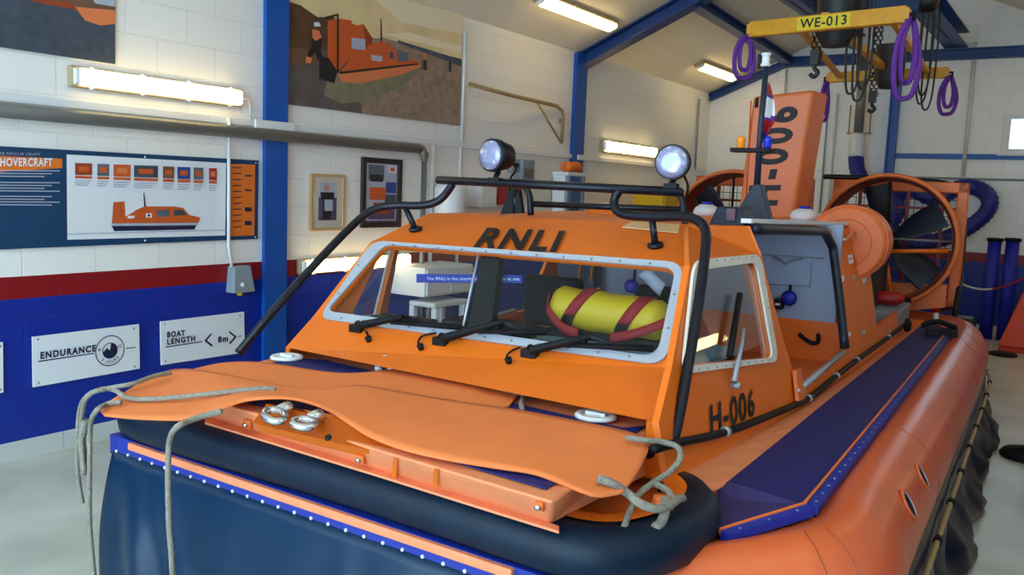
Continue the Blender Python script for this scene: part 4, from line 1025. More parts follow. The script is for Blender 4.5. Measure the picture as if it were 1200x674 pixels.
for fl in (1, -1):
    f = (lambda p: Vector(p)) if fl > 0 else mirr2
    mb = MB(); ol = [f(p) for p in outline]
    if fl < 0: ol[0], ol[1], ol[2] = L0.copy(), L1.copy(), L2.copy()
    if fl < 0:
        cen_ = sum(wi, Vector())/len(wi)
        wi = [Vector((p.x-.012, cen_.y+(p.y-cen_.y)*.84+.03, p.z-.045)) for p in wi]; wo = [Vector((p.x-.02, cen_.y+(p.y-cen_.y)*.84+.03, p.z-.045)) for p in wo]
    mb.holed(ol, [[f(p) for p in wi]], f(D_)-f(Vector((0, 0, 0))), ORANGE); part(mb, 'cabin_side')
    mb = MB(); mb.holed([f(p) for p in wo], [[f(p+Vector((.004, 0, 0))) for p in wi]], Vector((.012*fl, 0, 0)), CREAMF)
    nw = len(wo)
    for i in range(0, nw, 1):
        for s in (.2, .5, .8):
            a, b = wo[i], wo[(i+1) % nw]
            if (b-a).length > .2:
                for q in range(int((b-a).length/.09)):
                    if s == .5:
                        p = a.lerp(b, (q+.5)/int((b-a).length/.09)); cen = sum(wo, Vector())/nw; p = p.lerp(cen, .045)
                        mb.lathe(f(p+Vector((.0125, 0, 0))), (fl, 0, 0), [(0, .005), (.003, .004)], GREYP, 6)
    part(mb, 'side_window_frame', 'cream side window frame')
    mb = MB(); mb.prism([f(p-Vector((.006, 0, 0))) for p in wi], Vector((-.006*fl, 0, 0)), GLASS2); part(mb, 'side_window', 'clear side window')
    # coaming between cabin side and deck
    mb = MB(); n_ = 24
    top = resample([p+Vector((0, 0, 0)) for p in bottomS], n_); bot = resample(dk_in, n_)
    g = f if fl > 0 else mirr; mb.grid([[f(p) for p in top], [g(p) for p in bot]], ORANGE_F, False); part(mb, 'coaming', solid=.01)
    # chamfer between roof and side
    ch = [S(808, 312), S(893, 300), Vector((.915, 2.12, 1.70)), R3]
    if fl > 0: mb = MB(); mb.prism(ch, (-.02, 0, -.01), ORANGE)
    else:
        mb = MB(); mb.prism([L2, mirr2(S(893, 300)), Vector((L3.x-.02, 2.12, L3.z)), L3], (.02, 0, -.01), ORANGE)
    part(mb, 'roof_chamfer')
    # door opening: seal, sill and rail
    seal = [Vector((.93, 2.14, 1.69)), S(964, 271)+Vector((.01, 0, .0)), S(976, 290, .012), S(984, 350, .012), S(990, 408, .012)]
    mb = MB(); mb.tube([f(p) for p in resample(seal, 30)], .028, mat('seal_black', (14, 26, 44), .4), 10); 
    if fl > 0: part(mb, 'door_seal', 'black rubber door seal')
    mb = MB(); mb.tube([f(S(937, 456, .01)), f(S(988, 413, .01))], .016, ALU, 8); part(mb, 'door_sill', 'silver door sill')
    mb = MB()
    a, b = Vector((.92, 2.12, 1.715)), S(1000, 266)+Vector((0, 0, .012)); mb.hexa([f(p) for p in (a, a+Vector((-.05, 0, 0)), b+Vector((-.05, 0, 0)), b)]+[f(p+Vector((0, 0, .022))) for p in (a, a+Vector((-.05, 0, 0)), b+Vector((-.05, 0, 0)), b)], WHITEP)
    if fl > 0: part(mb, 'door_track', 'white sliding door track')
    jam = [S(893, 300), S(900, 330), S(918, 398), S(936, 456)]
    jam = ([Vector((.915, 2.12, 1.70))] if fl > 0 else [])+jam; mb = MB(); mb.grid([[f(p) for p in jam], [f(p+Vector((-.10, -.03, 0))) for p in jam]], ORANGE, False); 
    if fl > 0: part(mb, 'door_jamb', solid=.01)
mb = MB(); mb.prism([S(772, 496), S(784, 566), Vector((.98, .70, .85)), Vector((.985, .68, 1.06))], (-.01, .03, 0), ORANGE); part(mb, 'cabin_base')
# front: lower panel, screen surround, visor
mb = MB(); mb.prism([L0, R0_, R1, L1], (0, .03, -.005), ORANGE); part(mb, 'front_panel')
scr_in = [G(384, 366), G(771, 420), G(793, 316), G(452, 288)]; scr_out = [G(374, 374, .004), G(781, 430, .004), G(803, 309, .004), G(438, 283, .004)]
si = rounded(scr_in, [.05, .07, .06, .05]); so = rounded(scr_out, [.07, .09, .08, .07])
mb = MB(); mb.holed([L1, R1, R2, L2], [si], -WN*.025, ORANGE); part(mb, 'screen_surround')
mb = MB(); mb.holed(so, [[p+WN*.004 for p in si]], WN*.01, ALU)
for i in range(len(so)):
    a, b = so[i], so[(i+1) % len(so)]
    if (b-a).length > .2:
        nn = int((b-a).length/.13); cen = sum(so, Vector())/len(so)
        for q in range(nn):
            p = a.lerp(b, (q+.5)/nn); dd = (cen-p); ed = (b-a).normalized(); dd = (dd-ed*dd.dot(ed)).normalized()
            mb.lathe(p+dd*.018+WN*.01, WN, [(0, .006), (.003, .005)], STEEL, 6)
part(mb, 'windscreen_frame', 'grey aluminium windscreen frame')
mb = MB(); mb.prism([p-WN*.008 for p in si], -WN*.006, GLASS); ws = part(mb, 'windscreen', 'clear windscreen')
mb = MB(); c0, c1 = G(575, 297, -.02), G(562, 384, -.02); dx = Vector((.05, 0, 0))
mb.hexa([c1-dx*1.2, c1+dx*1.2, c1+dx*1.2+Vector((0, .05, 0)), c1-dx*1.2+Vector((0, .05, 0)), c0-dx, c0+dx, c0+dx+Vector((0, .05, 0)), c0-dx+Vector((0, .05, 0))], BLACKM)
mb.tube([c0-dx*1.2-Vector((0, .01, 0)), c1-dx*1.6-Vector((0, .01, 0))], .006, ALU, 6)
part(mb, 'screen_pillar', 'dark centre pillar of the windscreen')
mb = MB(); sb = [G(488, 331, -.085), G(612, 331.5, -.085), G(612, 322.5, -.085), G(488, 321, -.085)]
mb.prism(sb, -WN*.002, mat('slogan_blue', (26, 52, 150), .5))
text_into(mb, 'The RNLI is the charity that saves lives at sea', G(500, 329.3, -.083), G(609, 329.8, -.083), G(500, 324.8, -.083), INKW)
part(mb, 'slogan_strip', 'thin blue strip with small white wording', ws)
# visor with lettering
mb = MB(); mb.prism([L2, R2, R3, L3], (0, .01, -.03), ORANGE); vis = part(mb, 'visor')
mb = MB()
text_into(mb, 'RNLI', V(554, 290, .012), V(651, 295.5, .012), V(571, 266.5, .012), INKB, None, .035)
part(mb, 'lettering', 'black RNLI lettering', vis)
mb = MB(); text_into(mb, 'H-006', S(833, 511, .006), S(885, 487, .006), S(832, 474, .006), INKB, None, .025); part(mb, 'side_lettering', 'black H-006 on the cabin side')
# roof
rf = [L3, R3, Vector((.915, 2.12, 1.70)), Vector((.95, 3.45, 1.70)), Vector((.98, 4.5, 1.69)), Vector((-.5, 4.5, 1.69)), Vector((-.62, 3.4, 1.70)), Vector((L3.x-.02, 2.12, L3.z))]
mb = MB(); mb.prism(rf, (0, 0, -.03), ORANGE_W); part(mb, 'roof')
mb = MB(); mb.prism([V(729, 267, .004), V(740, 261, .004), V(797, 264, .004), V(795, 274, .004)], VNn*.006, mat('hatch_cream', (222, 178, 128), .45)); part(mb, 'roof_hatch', 'pale cream roof hatch', bevel=.008)
mb = MB(); c = K(712, 250, 'v', 2.9); mb.lathe(Vector((c.x, 2.9, 1.69)), (0, 0, 1), [(0, .15), (.04, .12), (.065, .07), (.07, .03)], ORANGE, 20); mb.lathe(Vector((c.x, 2.9, 1.755)), (0, 0, 1), [(0, .07), (.012, .06)], WHITEP, 16); part(mb, 'roof_hump', 'orange domed ventilator on the roof')
# rear deck house behind the doors
mb = MB()
mb.box((-.45, 4.4, .8), (.9, 5.2, 1.69), ORANGE_W); part(mb, 'engine_housing', bevel=.03, seg=3)
for s, c in ((1, K(992, 285, 'v', 4.15)),):
    mb = MB(); mb.lathe((c.x, 4.12, c.z), (0, 1, 0), [(.012, .02), (.012, .16), (.0, .165), (.0, .235), (.02, .252), (.06, .255), (.06, .262), (.09, .262), (.09, .255), (.38, .255)], ORANGE_W, 56, False)
    part(mb, 'fan_drum', 'round orange fan drum')
mb = MB()
for (px, py, w, h, m) in ((986, 327, 5, 7, WHITEP), (996, 301, 5, 4, PAPER), (997, 307, 5, 5, PAPER), (1005, 307, 6, 5, ORANGE), (1000, 325, 4, 3, ALU), (1013, 329, 4, 5, PAPER), (995, 392, 3, 5, WHITEP), (1011, 390, 5, 5, ALU), (1043, 388, 3, 6, ALU)):
    mb.prism([S(px-w*.5, py+h*.5, .004), S(px+w*.5, py+h*.5-1, .004), S(px+w*.5, py-h*.5-1, .004), S(px-w*.5, py-h*.5, .004)], (.004, 0, 0), m)
part(mb, 'notice_plate', 'small pale notices on the cabin side')
mb = MB(); mb.tube([S(x, y, .03) for x, y in ((985, 283), (991, 280), (997, 275), (1004, 273))], .012, CHROME, 8); part(mb, 'door_handle', 'bright steel door handle')
mb = MB(); mb.tube(catmull([S(x, y, .02) for x, y in ((765, 527), (790, 520), (845, 508), (890, 492), (947, 467), (980, 441), (1006, 421), (1042, 395), (1059, 382))], 5), .016, BLACKM, 10); hs = part(mb, 'side_hose', 'black hose clipped along cabin side')
for x, y in ((947, 467), (980, 441), (1004, 422), (1041, 395), (850, 506)):
    mb = MB(); mb.lathe(S(x, y, .02), (.1, 1, -.1), [(-.015, .021), (.015, .021)], ALU, 10); part(mb, 'hose_clip', None, hs)
mb = MB(); mb.lathe(S(1060, 381, .03), (1, .1, 0), [(0, .05), (.03, .055), (.05, .03)], BLACKM, 14); part(mb, 'hose_end', None, hs)
mb = MB(); mb.prism([S(928, 434, .01), S(934, 431, .01), S(940, 470, .01), S(932, 475, .01)], (.02, 0, 0), ORANGE_W); mb.lathe(S(935, 458, .035), (1, 0, .2), [(0, .015), (.012, .012)], ALU, 10); part(mb, 'door_catch', bevel=.004)

# ---- cabin interior
mb = MB(); mb.box((-1.12, 1.0, .68), (1.16, 4.4, .72), DARKIN); part(mb, 'cabin_floor')
dz = 1.12
mb = MB(); mb.prism([(-.9, 1.12, dz), (.94, 1.12, dz), (.98, 1.85, dz), (.1, 1.85, dz), (.0, 1.5, dz), (-.86, 1.5, dz)], (0, 0, .03), CABBLUE)
mb.box((-.84, 1.46, .72), (0, 1.5, dz), DARKIN).box((.08, 1.81, .72), (.96, 1.85, dz), DARKIN); part(mb, 'dashboard', 'pale blue dashboard', bevel=.008)
mb = MB(); mb.box((-.25, 1.2, dz+.03), (.15, 1.42, dz+.1), BLACKM).box((-.72, 1.25, dz+.03), (-.4, 1.4, dz+.06), BLACKM).box((.22, 1.2, dz+.03), (.9, 1.3, dz+.05), BLACKM); part(mb, 'instrument_box', 'black instrument boxes', bevel=.01)
bu0 = K(704, 330, 'v', 3.62).x
zl = K(935, 374, 'v', 3.62).z
mb = MB(); mb.box((bu0, 3.62, zl), (1.10, 3.66, 1.69), CABGREY)
for (a, b) in (((890, 298), (965, 303)), ((893, 333), (950, 336)), ((951, 308), (949, 336))):
    p, q = K(*a, 'v', 3.615), K(*b, 'v', 3.615); mb.tube([p, q], .004, GREYP, 5)
bk = part(mb, 'rear_bulkhead', 'pale grey cabin bulkhead')
mb = MB(); mb.box((bu0, 3.62, .72), (1.16, 3.67, zl), ORANGE); part(mb, 'lower_bulkhead', 'orange lower bulkhead')
mb = MB(); mb.tube(catmull([K(x, y, 'v', 3.58) for x, y in ((936, 391), (944, 398), (952, 402), (958, 401), (959, 394), (957, 392))], 5), .014, BLACKM, 8); part(mb, 'strap_handle', 'black strap handle', bk)
mb = MB(); mb.tube([K(x, y, 'v', 3.6) for x, y in ((905, 301), (912, 303), (920, 310), (926, 306), (941, 303))], .007, GREYP, 6); part(mb, 'wire_hook', None, bk)
c = K(926, 349, 'v', 3.6); mb = MB(); mb.lathe(c, (0, -1, 0), [(0, .045), (.04, .05), (.055, .03)], PIPEB, 18); mb.tube([c+Vector((0, -.02, .04)), c+Vector((0, -.02, .085))], .01, BLACKM, 6); part(mb, 'blue_valve', 'round blue valve', bk)
a, b = K(909, 361, 'v', 3.6), K(919, 350, 'v', 3.6); mb = MB(); mb.box((a.x, 3.54, a.z), (b.x, 3.62, b.z), BLACKM).box((a.x+.01, 3.535, (a.z+b.z)/2-.006), (b.x-.01, 3.54, (a.z+b.z)/2+.006), WHITEP); part(mb, 'radio_box', 'small black box', bk)
# dark seats and lockers on the port side behind the screen
for u in (-.45, .3):
    mb = MB(); mb.box((u-.2, 2.3, .72), (u+.2, 2.7, .98), DARKIN).box((u-.2, 2.68, .98), (u+.2, 2.78, 1.3), DARKIN); part(mb, 'seat', 'dark cabin seat', bevel=.04, seg=3)
mb = MB(); u0 = K(652, 340, 'v', 3.5).x; mb.box((u0, 3.5, .75), (bu0, 3.55, 1.66), mat('locker_dark_blue', (20, 32, 64), .55))
for px in (678, 692): 
    p = K(px, 330, 'v', 3.49); mb.tube([(p.x+.03, 3.49, 1.62), (p.x, 3.49, 1.2)], .008, YELLOWP, 6)
part(mb, 'equipment_locker', 'dark blue locker with thin yellow straps')
# wipers
def wiper(base, mid, blade, label):
    mb = MB(); b_ = G(*base, .02)
    mb.box(b_-Vector((.035, .03, .02)), b_+Vector((.035, .02, .015)), BLACKM)
    mb.tube([b_+Vector((0, 0, .012)), b_+Vector((0, -.01, .03))], .014, BLACKM, 8)
    p = [G(base[0], base[1]-2, .045), G((base[0]+mid[0])/2, (base[1]+mid[1])/2-1, .06), G(*mid, .05)]
    mb.tube(p, [.021, .018, .013], BLACKM, 8)
    w = part(mb, 'wiper', label, bevel=.003)
    mb = MB(); q0, q1 = G(*blade[0], .022), G(*blade[1], .022)
    mb.tube([q0, q1], .013, BLACKM, 6); mb.tube([G(*blade[0], .038), G(*blade[1], .038)], .006, BLACKM, 6); mb.tube([q0.lerp(q1, .3), G(*mid, .05), q0.lerp(q1, .7)], .007, BLACK, 6)
    part(mb, 'blade', None, w)
    return w
wiper((420, 384), (472, 371), ((458, 377), (540, 384)), 'black windscreen wiper on the left')
wiper((518, 399), (590, 377), ((560, 388), (640, 390)), 'black windscreen wiper in the middle')
wiper((622, 413), (692, 394), ((650, 403), (765, 409)), 'black windscreen wiper on the right')
for pts in (((429, 388), (431, 393), (432, 398)), ((511, 390), (495, 394), (490, 401), (493, 407)), ((610, 407), (600, 411), (594, 417), (596, 423))):
    q = [KP(x, y, (WN+Vector((0, -.2, .6))).normalized(), (WN+Vector((0, -.2, .6))).normalized().dot(G(pts[0][0], pts[0][1], .02))) for x, y in pts]
    q = [K(x, y, 'v', G(pts[0][0], pts[0][1]).y-.02-.03*k) for k, (x, y) in enumerate(pts)]
    mb = MB(); mb.tube(catmull(q, 5), .005, BLACKM, 6); mb.lathe(q[-1], (0, -.5, 1), [(-.012, .012), (.012, .016)], BLACKM, 10); part(mb, 'washer_jet', 'black washer jet on a short hose')
mb = MB(); b_ = S(862, 452, .02)
mb.lathe(b_, (1, 0, .2), [(-.02, .012), (.02, .014)], ALU, 10); mb.tube([S(860, 447, .035), S(869, 406, .04), S(872, 385, .035)], [.012, .008, .006], ALU, 8)
w = part(mb, 'side_wiper', 'grey wiper arm on the side window'); mb = MB(); mb.tube([S(855, 418, .02), S(867, 345, .02)], .014, BLACKM, 8); part(mb, 'blade', None, w)
def wdir(d): return Vector((cA*d.x - sA*d.y, sA*d.x + cA*d.y, d.z))
sn = Vector(SN).normalized()
def bounce(px, py):
    p = S(px, py); d = rayc(px, py).normalized(); r = d - sn*2*d.dot(sn); pw_ = wdir(p)+ORG; rw = wdir(r)
    return pw_ + rw*((XR-pw_.x)/rw.x)
e0, e1 = bounce(806, 408), bounce(846, 397)
e0.z = e1.z = (e0.z+e1.z)/2; e1.y = e0.y+max(-1.5, min(1.5, e1.y-e0.y))
batten('lit wall lamp on the right wall, mirrored in the side window', (XR, min(e0.y, e1.y), e0.z), (XR, max(e0.y, e1.y), e0.z), (-1, 0, 0), .14)
print('mirror lamp', e0, e1)
# ---- roll bars and roof rack
def pv(lst): return [K(x, y, 'v', v) for x, y, v in lst]
VB = 1.62
mb = MB()
mb.tube(catmull(pv([(279, 414, .78), (320, 365, .92), (380, 298, 1.2), (420, 258, 1.42), (440, 245, 1.5), (462, 241, 1.55), (490, 241, 1.58), (508, 238, 1.6), (520, 230, VB), (530, 216, VB)]), 6), .021, BLACK, 12)
part(mb, 'roll_bar', 'black left roll bar')
mb = MB()
mb.tube(catmull(pv([(726, 223, VB), (720, 234, VB), (722, 246, 1.6), (734, 252, 1.58), (765, 254, 1.55), (800, 254, 1.5), (818, 259, 1.44), (827, 272, 1.38), (826, 300, 1.28), (818, 360, 1.1), (806, 430, .92), (796, 485, .8), (789, 512, .75), (778, 524, .72), (758, 531, .66)]), 6), .021, BLACK, 12)
part(mb, 'roll_bar', 'black right roll bar')
for (x0, y0, x1, y1) in ((475, 243, 487, 269), (764, 255, 768, 288)):
    ft = V(x1, y1, .008)
    mb = MB(); tp = K(x0, y0, 'v', 1.56); mb.tube([tp, ft], .016, BLACK, 10); mb.lathe(ft, VNn, [(-.004, .036), (.01, .036), (.016, .022)], BLACK, 18); part(mb, 'bar_foot')
f0, f1 = K(513, 211, 'v', VB), K(797, 225, 'v', VB); VR2 = 2.25
r0, r1 = K(600, 213.5, 'v', VR2), K(797, 224, 'v', VR2)
mb = MB(); mb.tube([f0, f1], .021, BLACK, 12); rk = part(mb, 'roof_rack', 'black tubular roof rack')
mb = MB(); mb.tube([r0, r1], .019, BLACK, 10).tube([f1, f1.lerp(r1, .5), r1], .019, BLACK, 10).tube([f0, f0.lerp(r0, .5), r0], .019, BLACK, 10); part(mb, 'rack_tube', None, rk)
mb = MB(); mb.tube(catmull([K(x, y, 'v', VR2) for x, y in ((606, 215), (616, 220), (621, 232), (622, 252))], 5), .019, BLACK, 10); part(mb, 'rack_post', None, rk)
mb = MB(); mb.tube([K(622, 239, 'v', VR2), K(802, 246, 'v', VR2)], .017, BLACK, 10); part(mb, 'rack_rail', None, rk)
mb = MB(); mb.tube(catmull([K(x, y, 'v', VR2-.2) for x, y in ((792, 225), (799, 232), (801, 246), (803, 266))], 5), .018, BLACK, 10); q = K(803, 266, 'v', VR2-.2); mb.box(q-Vector((.04, .04, .01)), q+Vector((.04, .04, 0)), BLACK); part(mb, 'rack_post', None, rk)
# searchlights
def searchlight(px, py, rpx, dirv, label):
    c = K(px, py, 'v', VB-.02); r_ = rpx*(c-CC).length/F; d = Vector(dirv).normalized(); 
    mb = MB(); mb.lathe(c, -d, [(-.012, r_*1.0), (-.012, r_*1.06), (.03, r_*1.06), (.05, r_*.98), (.10, r_*.85), (.13, r_*.5)], BLACK, 32, capends=True)
    body = part(mb, 'searchlight', label)
    mb = MB(); mb.lathe(c+d*.012, d, [(0, r_*.96), (.008, r_*.92), (.014, r_*.5), (.015, .005)], LENSM, 32); part(mb, 'lens', 'clear searchlight lens', body)
    mb = MB(); bot = Vector((c.x, VB, f0.lerp(f1, .5).z)); p0 = c-d*.05-Vector((0, 0, r_*1.0)); mb.tube([p0, Vector((p0.x, VB, f0.z+.02)), Vector((p0.x, VB, f0.z-.005))], .014, BLACK, 8); mb.box(Vector((p0.x-.03, VB-.02, f0.z+.0)), Vector((p0.x+.03, VB+.02, f0.z+.022)), BLACKM)
    mb.tube(catmull([c-d*.12, c-d*.14-Vector((-.03, 0, .06)), p0+Vector((.06, .02, -.03)), p0+Vector((.05, .03, -.09))], 5), .006, BLACKM, 6)
    part(mb, 'bracket', None, body)
searchlight(577, 182, 18, (-.22, -1, .0), 'left round searchlight')
searchlight(788, 190, 19, (.12, -1, .02), 'right round searchlight')
mb = MB(); q = [K(x, y, 'v', VB+.12) for x, y in ((586, 251), (612, 250), (608, 224), (597, 222), (592, 236))]; mb.prism(q, (0, .03, 0), BLACKM); mb.tube([K(605, 222, 'v', VB+.13), K(603, 250, 'v', VB+.13)], .014, BLACK, 8); part(mb, 'horn_bracket', 'black plate bracket below left searchlight')
# ---- mast
VM = 2.9
mb = MB(); mb.prism([K(x, y, 'v', VM) for x, y in ((883, 216), (891, 216), (902, 258), (862, 259), (866, 243))], (0, .10, 0), DARKBLUEGREY); ms = part(mb, 'mast', 'slim dark mast on a tapered base', bevel=.006)
mb = MB(); mb.tube([K(887, 220, 'v', VM+.05), K(891, 150, 'v', VM+.05), K(898, 78, 'v', VM+.05)], [.02, .016, .016], DARKBLUEGREY, 12); part(mb, 'pole', None, ms)
a, b = K(858, 176, 'v', VM+.05), K(905, 177, 'v', VM+.05); mb = MB(); mb.box((a.x, VM, a.z-.012), (b.x, VM+.1, b.z+.014), BLACKM); part(mb, 'cross_bar', None, ms, bevel=.004)
for px, m, nm in ((868, AMBER, 'amber_beacon'), (899, BLUEL, 'blue_beacon')):
    c = K(px, 174, 'v', VM+.05); mb = MB(); mb.lathe(c, (0, 0, 1), [(0, .02), (.01, .024), (.04, .024), (.045, .026), (.065, .02), (.07, .008)], m, 16); part(mb, nm, None, ms)
c = K(897, 78, 'v', VM+.05); mb = MB(); mb.lathe(c+Vector((0, 0, 0)), (0, 0, 1), [(0, .026), (.012, .03), (.018, .022), (.06, .022), (.065, .03), (.075, .026)], WHITEP, 16); mb.box(c+Vector((-.045, -.015, -.01)), c+Vector((-.025, .015, .07)), BLACKM); part(mb, 'top_light', 'white navigation light', ms)
# flag on the mast
fq = [(899, 92), (906, 106), (909, 120), (913, 140), (906, 160)]; 
cols_ = [(INKW, 0), (P_RED, .12), (PURPLE, .33), (INKW, .38), (INKW, .62), (PURPLE, .7), (P_RED, .76), (P_RED, .9), (PURPLE, .97)]
mb = MB(); H_ = 20; Wd = 10
def fp_(i, j):
    t = i/H_; s = j/Wd; x0 = 897-9*t; wdt = (4+13*math.sin(min(t*1.25, 1)*1.5)) if t < .75 else 16-26*(t-.75)
    p = K(x0+wdt*s, 90+72*t+6*s*(1-t), 'v', VM+.09); return p+Vector((0, .03*math.sin(s*7+t*3), 0))
for i in range(H_):
    for j in range(Wd):
        t = (i+.5)/H_ + .10*((j+.5)/Wd); m = INKW
        for mm, tt in cols_:
            if t >= tt: m = mm
        mb.add([fp_(i, j), fp_(i, j+1), fp_(i+1, j+1), fp_(i+1, j)], [(0, 1, 2, 3)], m, True)
o = mb.build('flag'); o.location = ORG; o.rotation_euler = (0, 0, YAW); tag(o, 'small white and red flag hanging behind the mast', 'flag')
# navigation box
c0, c1, c2, c3 = [K(x, y, 'v', 2.15) for x, y in ((829, 266), (873, 264), (867, 243), (838, 242))]
dd = Vector((0, .22, 0)); mb = MB(); mb.hexa([c0, c1, c1+dd, c0+dd, c3+Vector((0, .03, 0)), c2+Vector((0, .03, 0)), c2+dd, c3+dd], DARKBLUEGREY); nb = part(mb, 'navigation_light_box', 'dark blue grey navigation light box', bevel=.01)
mb = MB(); p, q = K(850, 258, 'v', 2.14), K(861, 245, 'v', 2.14); mb.box((p.x, 2.15, p.z), (q.x, 2.2, q.z), mat('red_nav_lens', (90, 20, 40), .2)); part(mb, 'lens', 'dark red lens', nb)
# white fuel or wash bottles by the fin
for k, (px, py) in enumerate(((942, 254), (828, 249))):
    c = K(px, py, 'v', 4.3); mb = MB(); mb.lathe((c.x, 4.3, 1.69), (0, 0, 1), [(0, .09), (.03, .1), (.06, .085), (.085, .045)], WHITEP, 22); b_ = part(mb, 'float_dome', 'white dome with blue cap'); mb = MB(); mb.lathe((c.x, 4.3, 1.775), (0, 0, 1), [(0, .042), (.02, .04)], PIPEB, 14); part(mb, 'cap', None, b_)
# ---- tail fin
VF = 5.2
fb = [K(x, y, 'v', VF) for x, y in ((863, 262), (928, 262), (954, 105), (882, 113))]
mb = MB(); dpt = Vector((.06, .3, 0)); mb.hexa([fb[0], fb[1], fb[1]+dpt, fb[0]+dpt, fb[3], fb[2], fb[2]+dpt, fb[3]+dpt], ORANGE_F2); fin = part(mb, 'tail_fin', 'tall orange tail fin', bevel=.03, seg=3)
mb = MB(); text_into(mb, 'H-006', K(911, 241, 'v', VF-.004), K(937, 124, 'v', VF-.004), K(872, 241, 'v', VF-.004), INKB, None, .04, 0, 1.3); part(mb, 'lettering', 'black H-006 reading upwards', fin)
mb = MB(); p = K(887, 119, 'v', VF-.004); mb.box(p-Vector((.012, .01, .05)), p+Vector((.012, 0, .03)), BLACKM); mb.tube([K(876, 118, 'v', VF-.01)+Vector((.03, 0, 0)), K(860, 260, 'v', VF-.01)+Vector((.09, 0, 0))], .006, ORANGE, 6); part(mb, 'hinge', None, fin)
# ---- propeller ducts
cR = K(1040, 281, 'v', 6.5); RD = .60
def duct(cx, cz, ph):
    mb = MB(); c = Vector((cx, 6.3, cz))
    mb.lathe(c, (0, 1, 0), [(.02, RD*.935), (-.02, RD*.95), (-.03, RD*.975), (0, RD), (.05, RD*1.005), (.12, RD*.985), (.5, RD*.97), (.5, RD*.9)], ORANGE_W, 64, capends=False)
    du = part(mb, 'propeller_duct', 'orange round propeller duct')
    mb = MB(); mb.lathe(c, (0, 1, 0), [(.5, RD*.92), (.3, RD*.885), (.1, RD*.895), (.02, RD*.938)], RED_O, 64, capends=False); part(mb, 'duct_lining', 'dark red duct lining', du)
    mb = MB(); mb.lathe(c, (0, 1, 0), [(.018, RD*.92), (.008, RD*.935), (.018, RD*.942)], BLACKM, 64, capends=False); part(mb, 'duct_seal', 'black inner rim', du)
    mb = MB(); mb.lathe(c+Vector((0, .12, 0)), (0, 1, 0), [(-.10, .02), (-.08, .07), (0, .1), (.12, .1), (.16, .07)], PROPBK, 24)
    for k in range(5): mb.lathe(c+Vector((.055*math.cos(k*1.257), .02, .055*math.sin(k*1.257))), (0, -1, 0), [(0, .016), (.03, .014)], STEEL, 8)
    pr = part(mb, 'propeller', 'black five bladed propeller')
    for k in range(5):
        a = math.radians(ph+72*k); R_ = Vector((math.cos(a), 0, math.sin(a))); Tn = Vector((-math.sin(a), 0, math.cos(a))); rows = []
        for i in range(9):
            t = i/8; rad = .06+(RD*.85-.06)*t; w = .075+.13*math.sin(min(1, t*1.5)*1.57)-.03*t; tw = math.radians(52-30*t); A_ = Tn*math.cos(tw)+Vector((0, 1, 0))*math.sin(tw); Nn = A_.cross(R_).normalized()
            ring = []
            for q in range(12):
                b_ = 2*math.pi*q/12; ring.append(c+Vector((0, .14, 0))+R_*rad+A_*w*.5*2*.75*math.cos(b_)+Nn*.014*(1-.5*t)*math.sin(b_))
            rows.append(ring+[ring[0]])
        mb = MB(); mb.grid(rows, PROPBK); mb.poly(rows[-1][:-1], PROPBK); part(mb, 'blade', None, pr)
    # rudder frame and guard behind
    y = 6.98; h0, h1 = cx-.60, cx+.60; zb, zt_ = cz-.62, cz+.55
    mb = MB()
    for (a, b) in (((h0, y, zt_-.1), (h1, y+.2, zt_)), ((h0, y, zb), (h1, y+.2, zb+.06)), ((h0, y, zb), (h0+.09, y+.2, zt_)), ((h1-.09, y, zb), (h1, y+.2, zt_))): mb.box(a, b, ORANGE)
    rfm = part(mb, 'rudder_frame', 'square orange rudder frame behind the duct', bevel=.01)
    mb = MB()
    for s in (-.33, .1, .4): mb.box((cx+s-.014, y-.06, zb+.06), (cx+s+.014, y-.02, zt_-.1), RED_O)
    for s in (-.3, 0., .3): mb.box((h0+.09, y-.055, cz+s-.012), (h1-.09, y-.025, cz+s+.012), RED_O)
    part(mb, 'guard_bar', 'dark red guard bars', rfm)
    mb = MB(); k = h0+.15
    while k < h1-.1: mb.tube([(k, y+.02, zb+.06), (k, y+.02, zt_-.1)], .003, BLACKM, 4); k += .075
    k = zb+.1
    while k < zt_-.1: mb.tube([(h0+.09, y+.02, k), (h1-.09, y+.02, k)], .003, BLACKM, 4); k += .075
    part(mb, 'guard_mesh', 'black wire mesh', rfm)
    # duct feet: webs down to the hull
    mb = MB()
    sg = 1 if cx > 0 else -1
    mb.prism([(cx-.45, 6.55, cz-.42), (cx+.52, 6.55, cz-.38), (cx+.52, 6.55, cz-.58), (cx+.1, 6.55, .84), (cx-.45, 6.55, .84)], (0, .12, 0), ORANGE)
    part(mb, 'duct_foot')
    mb = MB(); mb.tube([c+Vector((0, .02, -.1)), c+Vector((RD*.86, .03, -.06))], .02, ORANGE, 8).tube([c+Vector((.0, .02, -.1)), c+Vector((.1, .02, -RD*.87))], .022, ORANGE, 8).tube([c+Vector((0, .02, .05)), c+Vector((.0, .02, RD*.88))], .012, BLACKM, 8).tube([c+Vector((0, .02, .02)), c+Vector((RD*.86, .02, .02))], .01, STEEL, 8); part(mb, 'shaft_strut', None, du)
    return du
duct(cR.x, cR.z, 103); CL = mirr((cR.x, 6.5, 0)).x; duct(CL, cR.z, 60)
# belt housing between drum and propeller
for s in (1, -1):
    cx = cR.x if s > 0 else CL
    mb = MB(); mb.box((cx-.14, 5.3, .85), (cx+.06, 6.2, cR.z-.08), mat('belt_guard', (20, 14, 14), .6)); part(mb, 'belt_housing', 'dark drive belt housing', bevel=.02)
    mb = MB(); mb.tube([(cx, 5.2, cR.z), (cx, 6.35, cR.z)], .05, ORANGE, 14); part(mb, 'drive_shaft')
mb = MB(); mb.box((.9, 5.35, .84), (1.3, 6.2, .98), CABBLUE); part(mb, 'engine_tray', 'pale blue grey tray in the engine bay', bevel=.02)
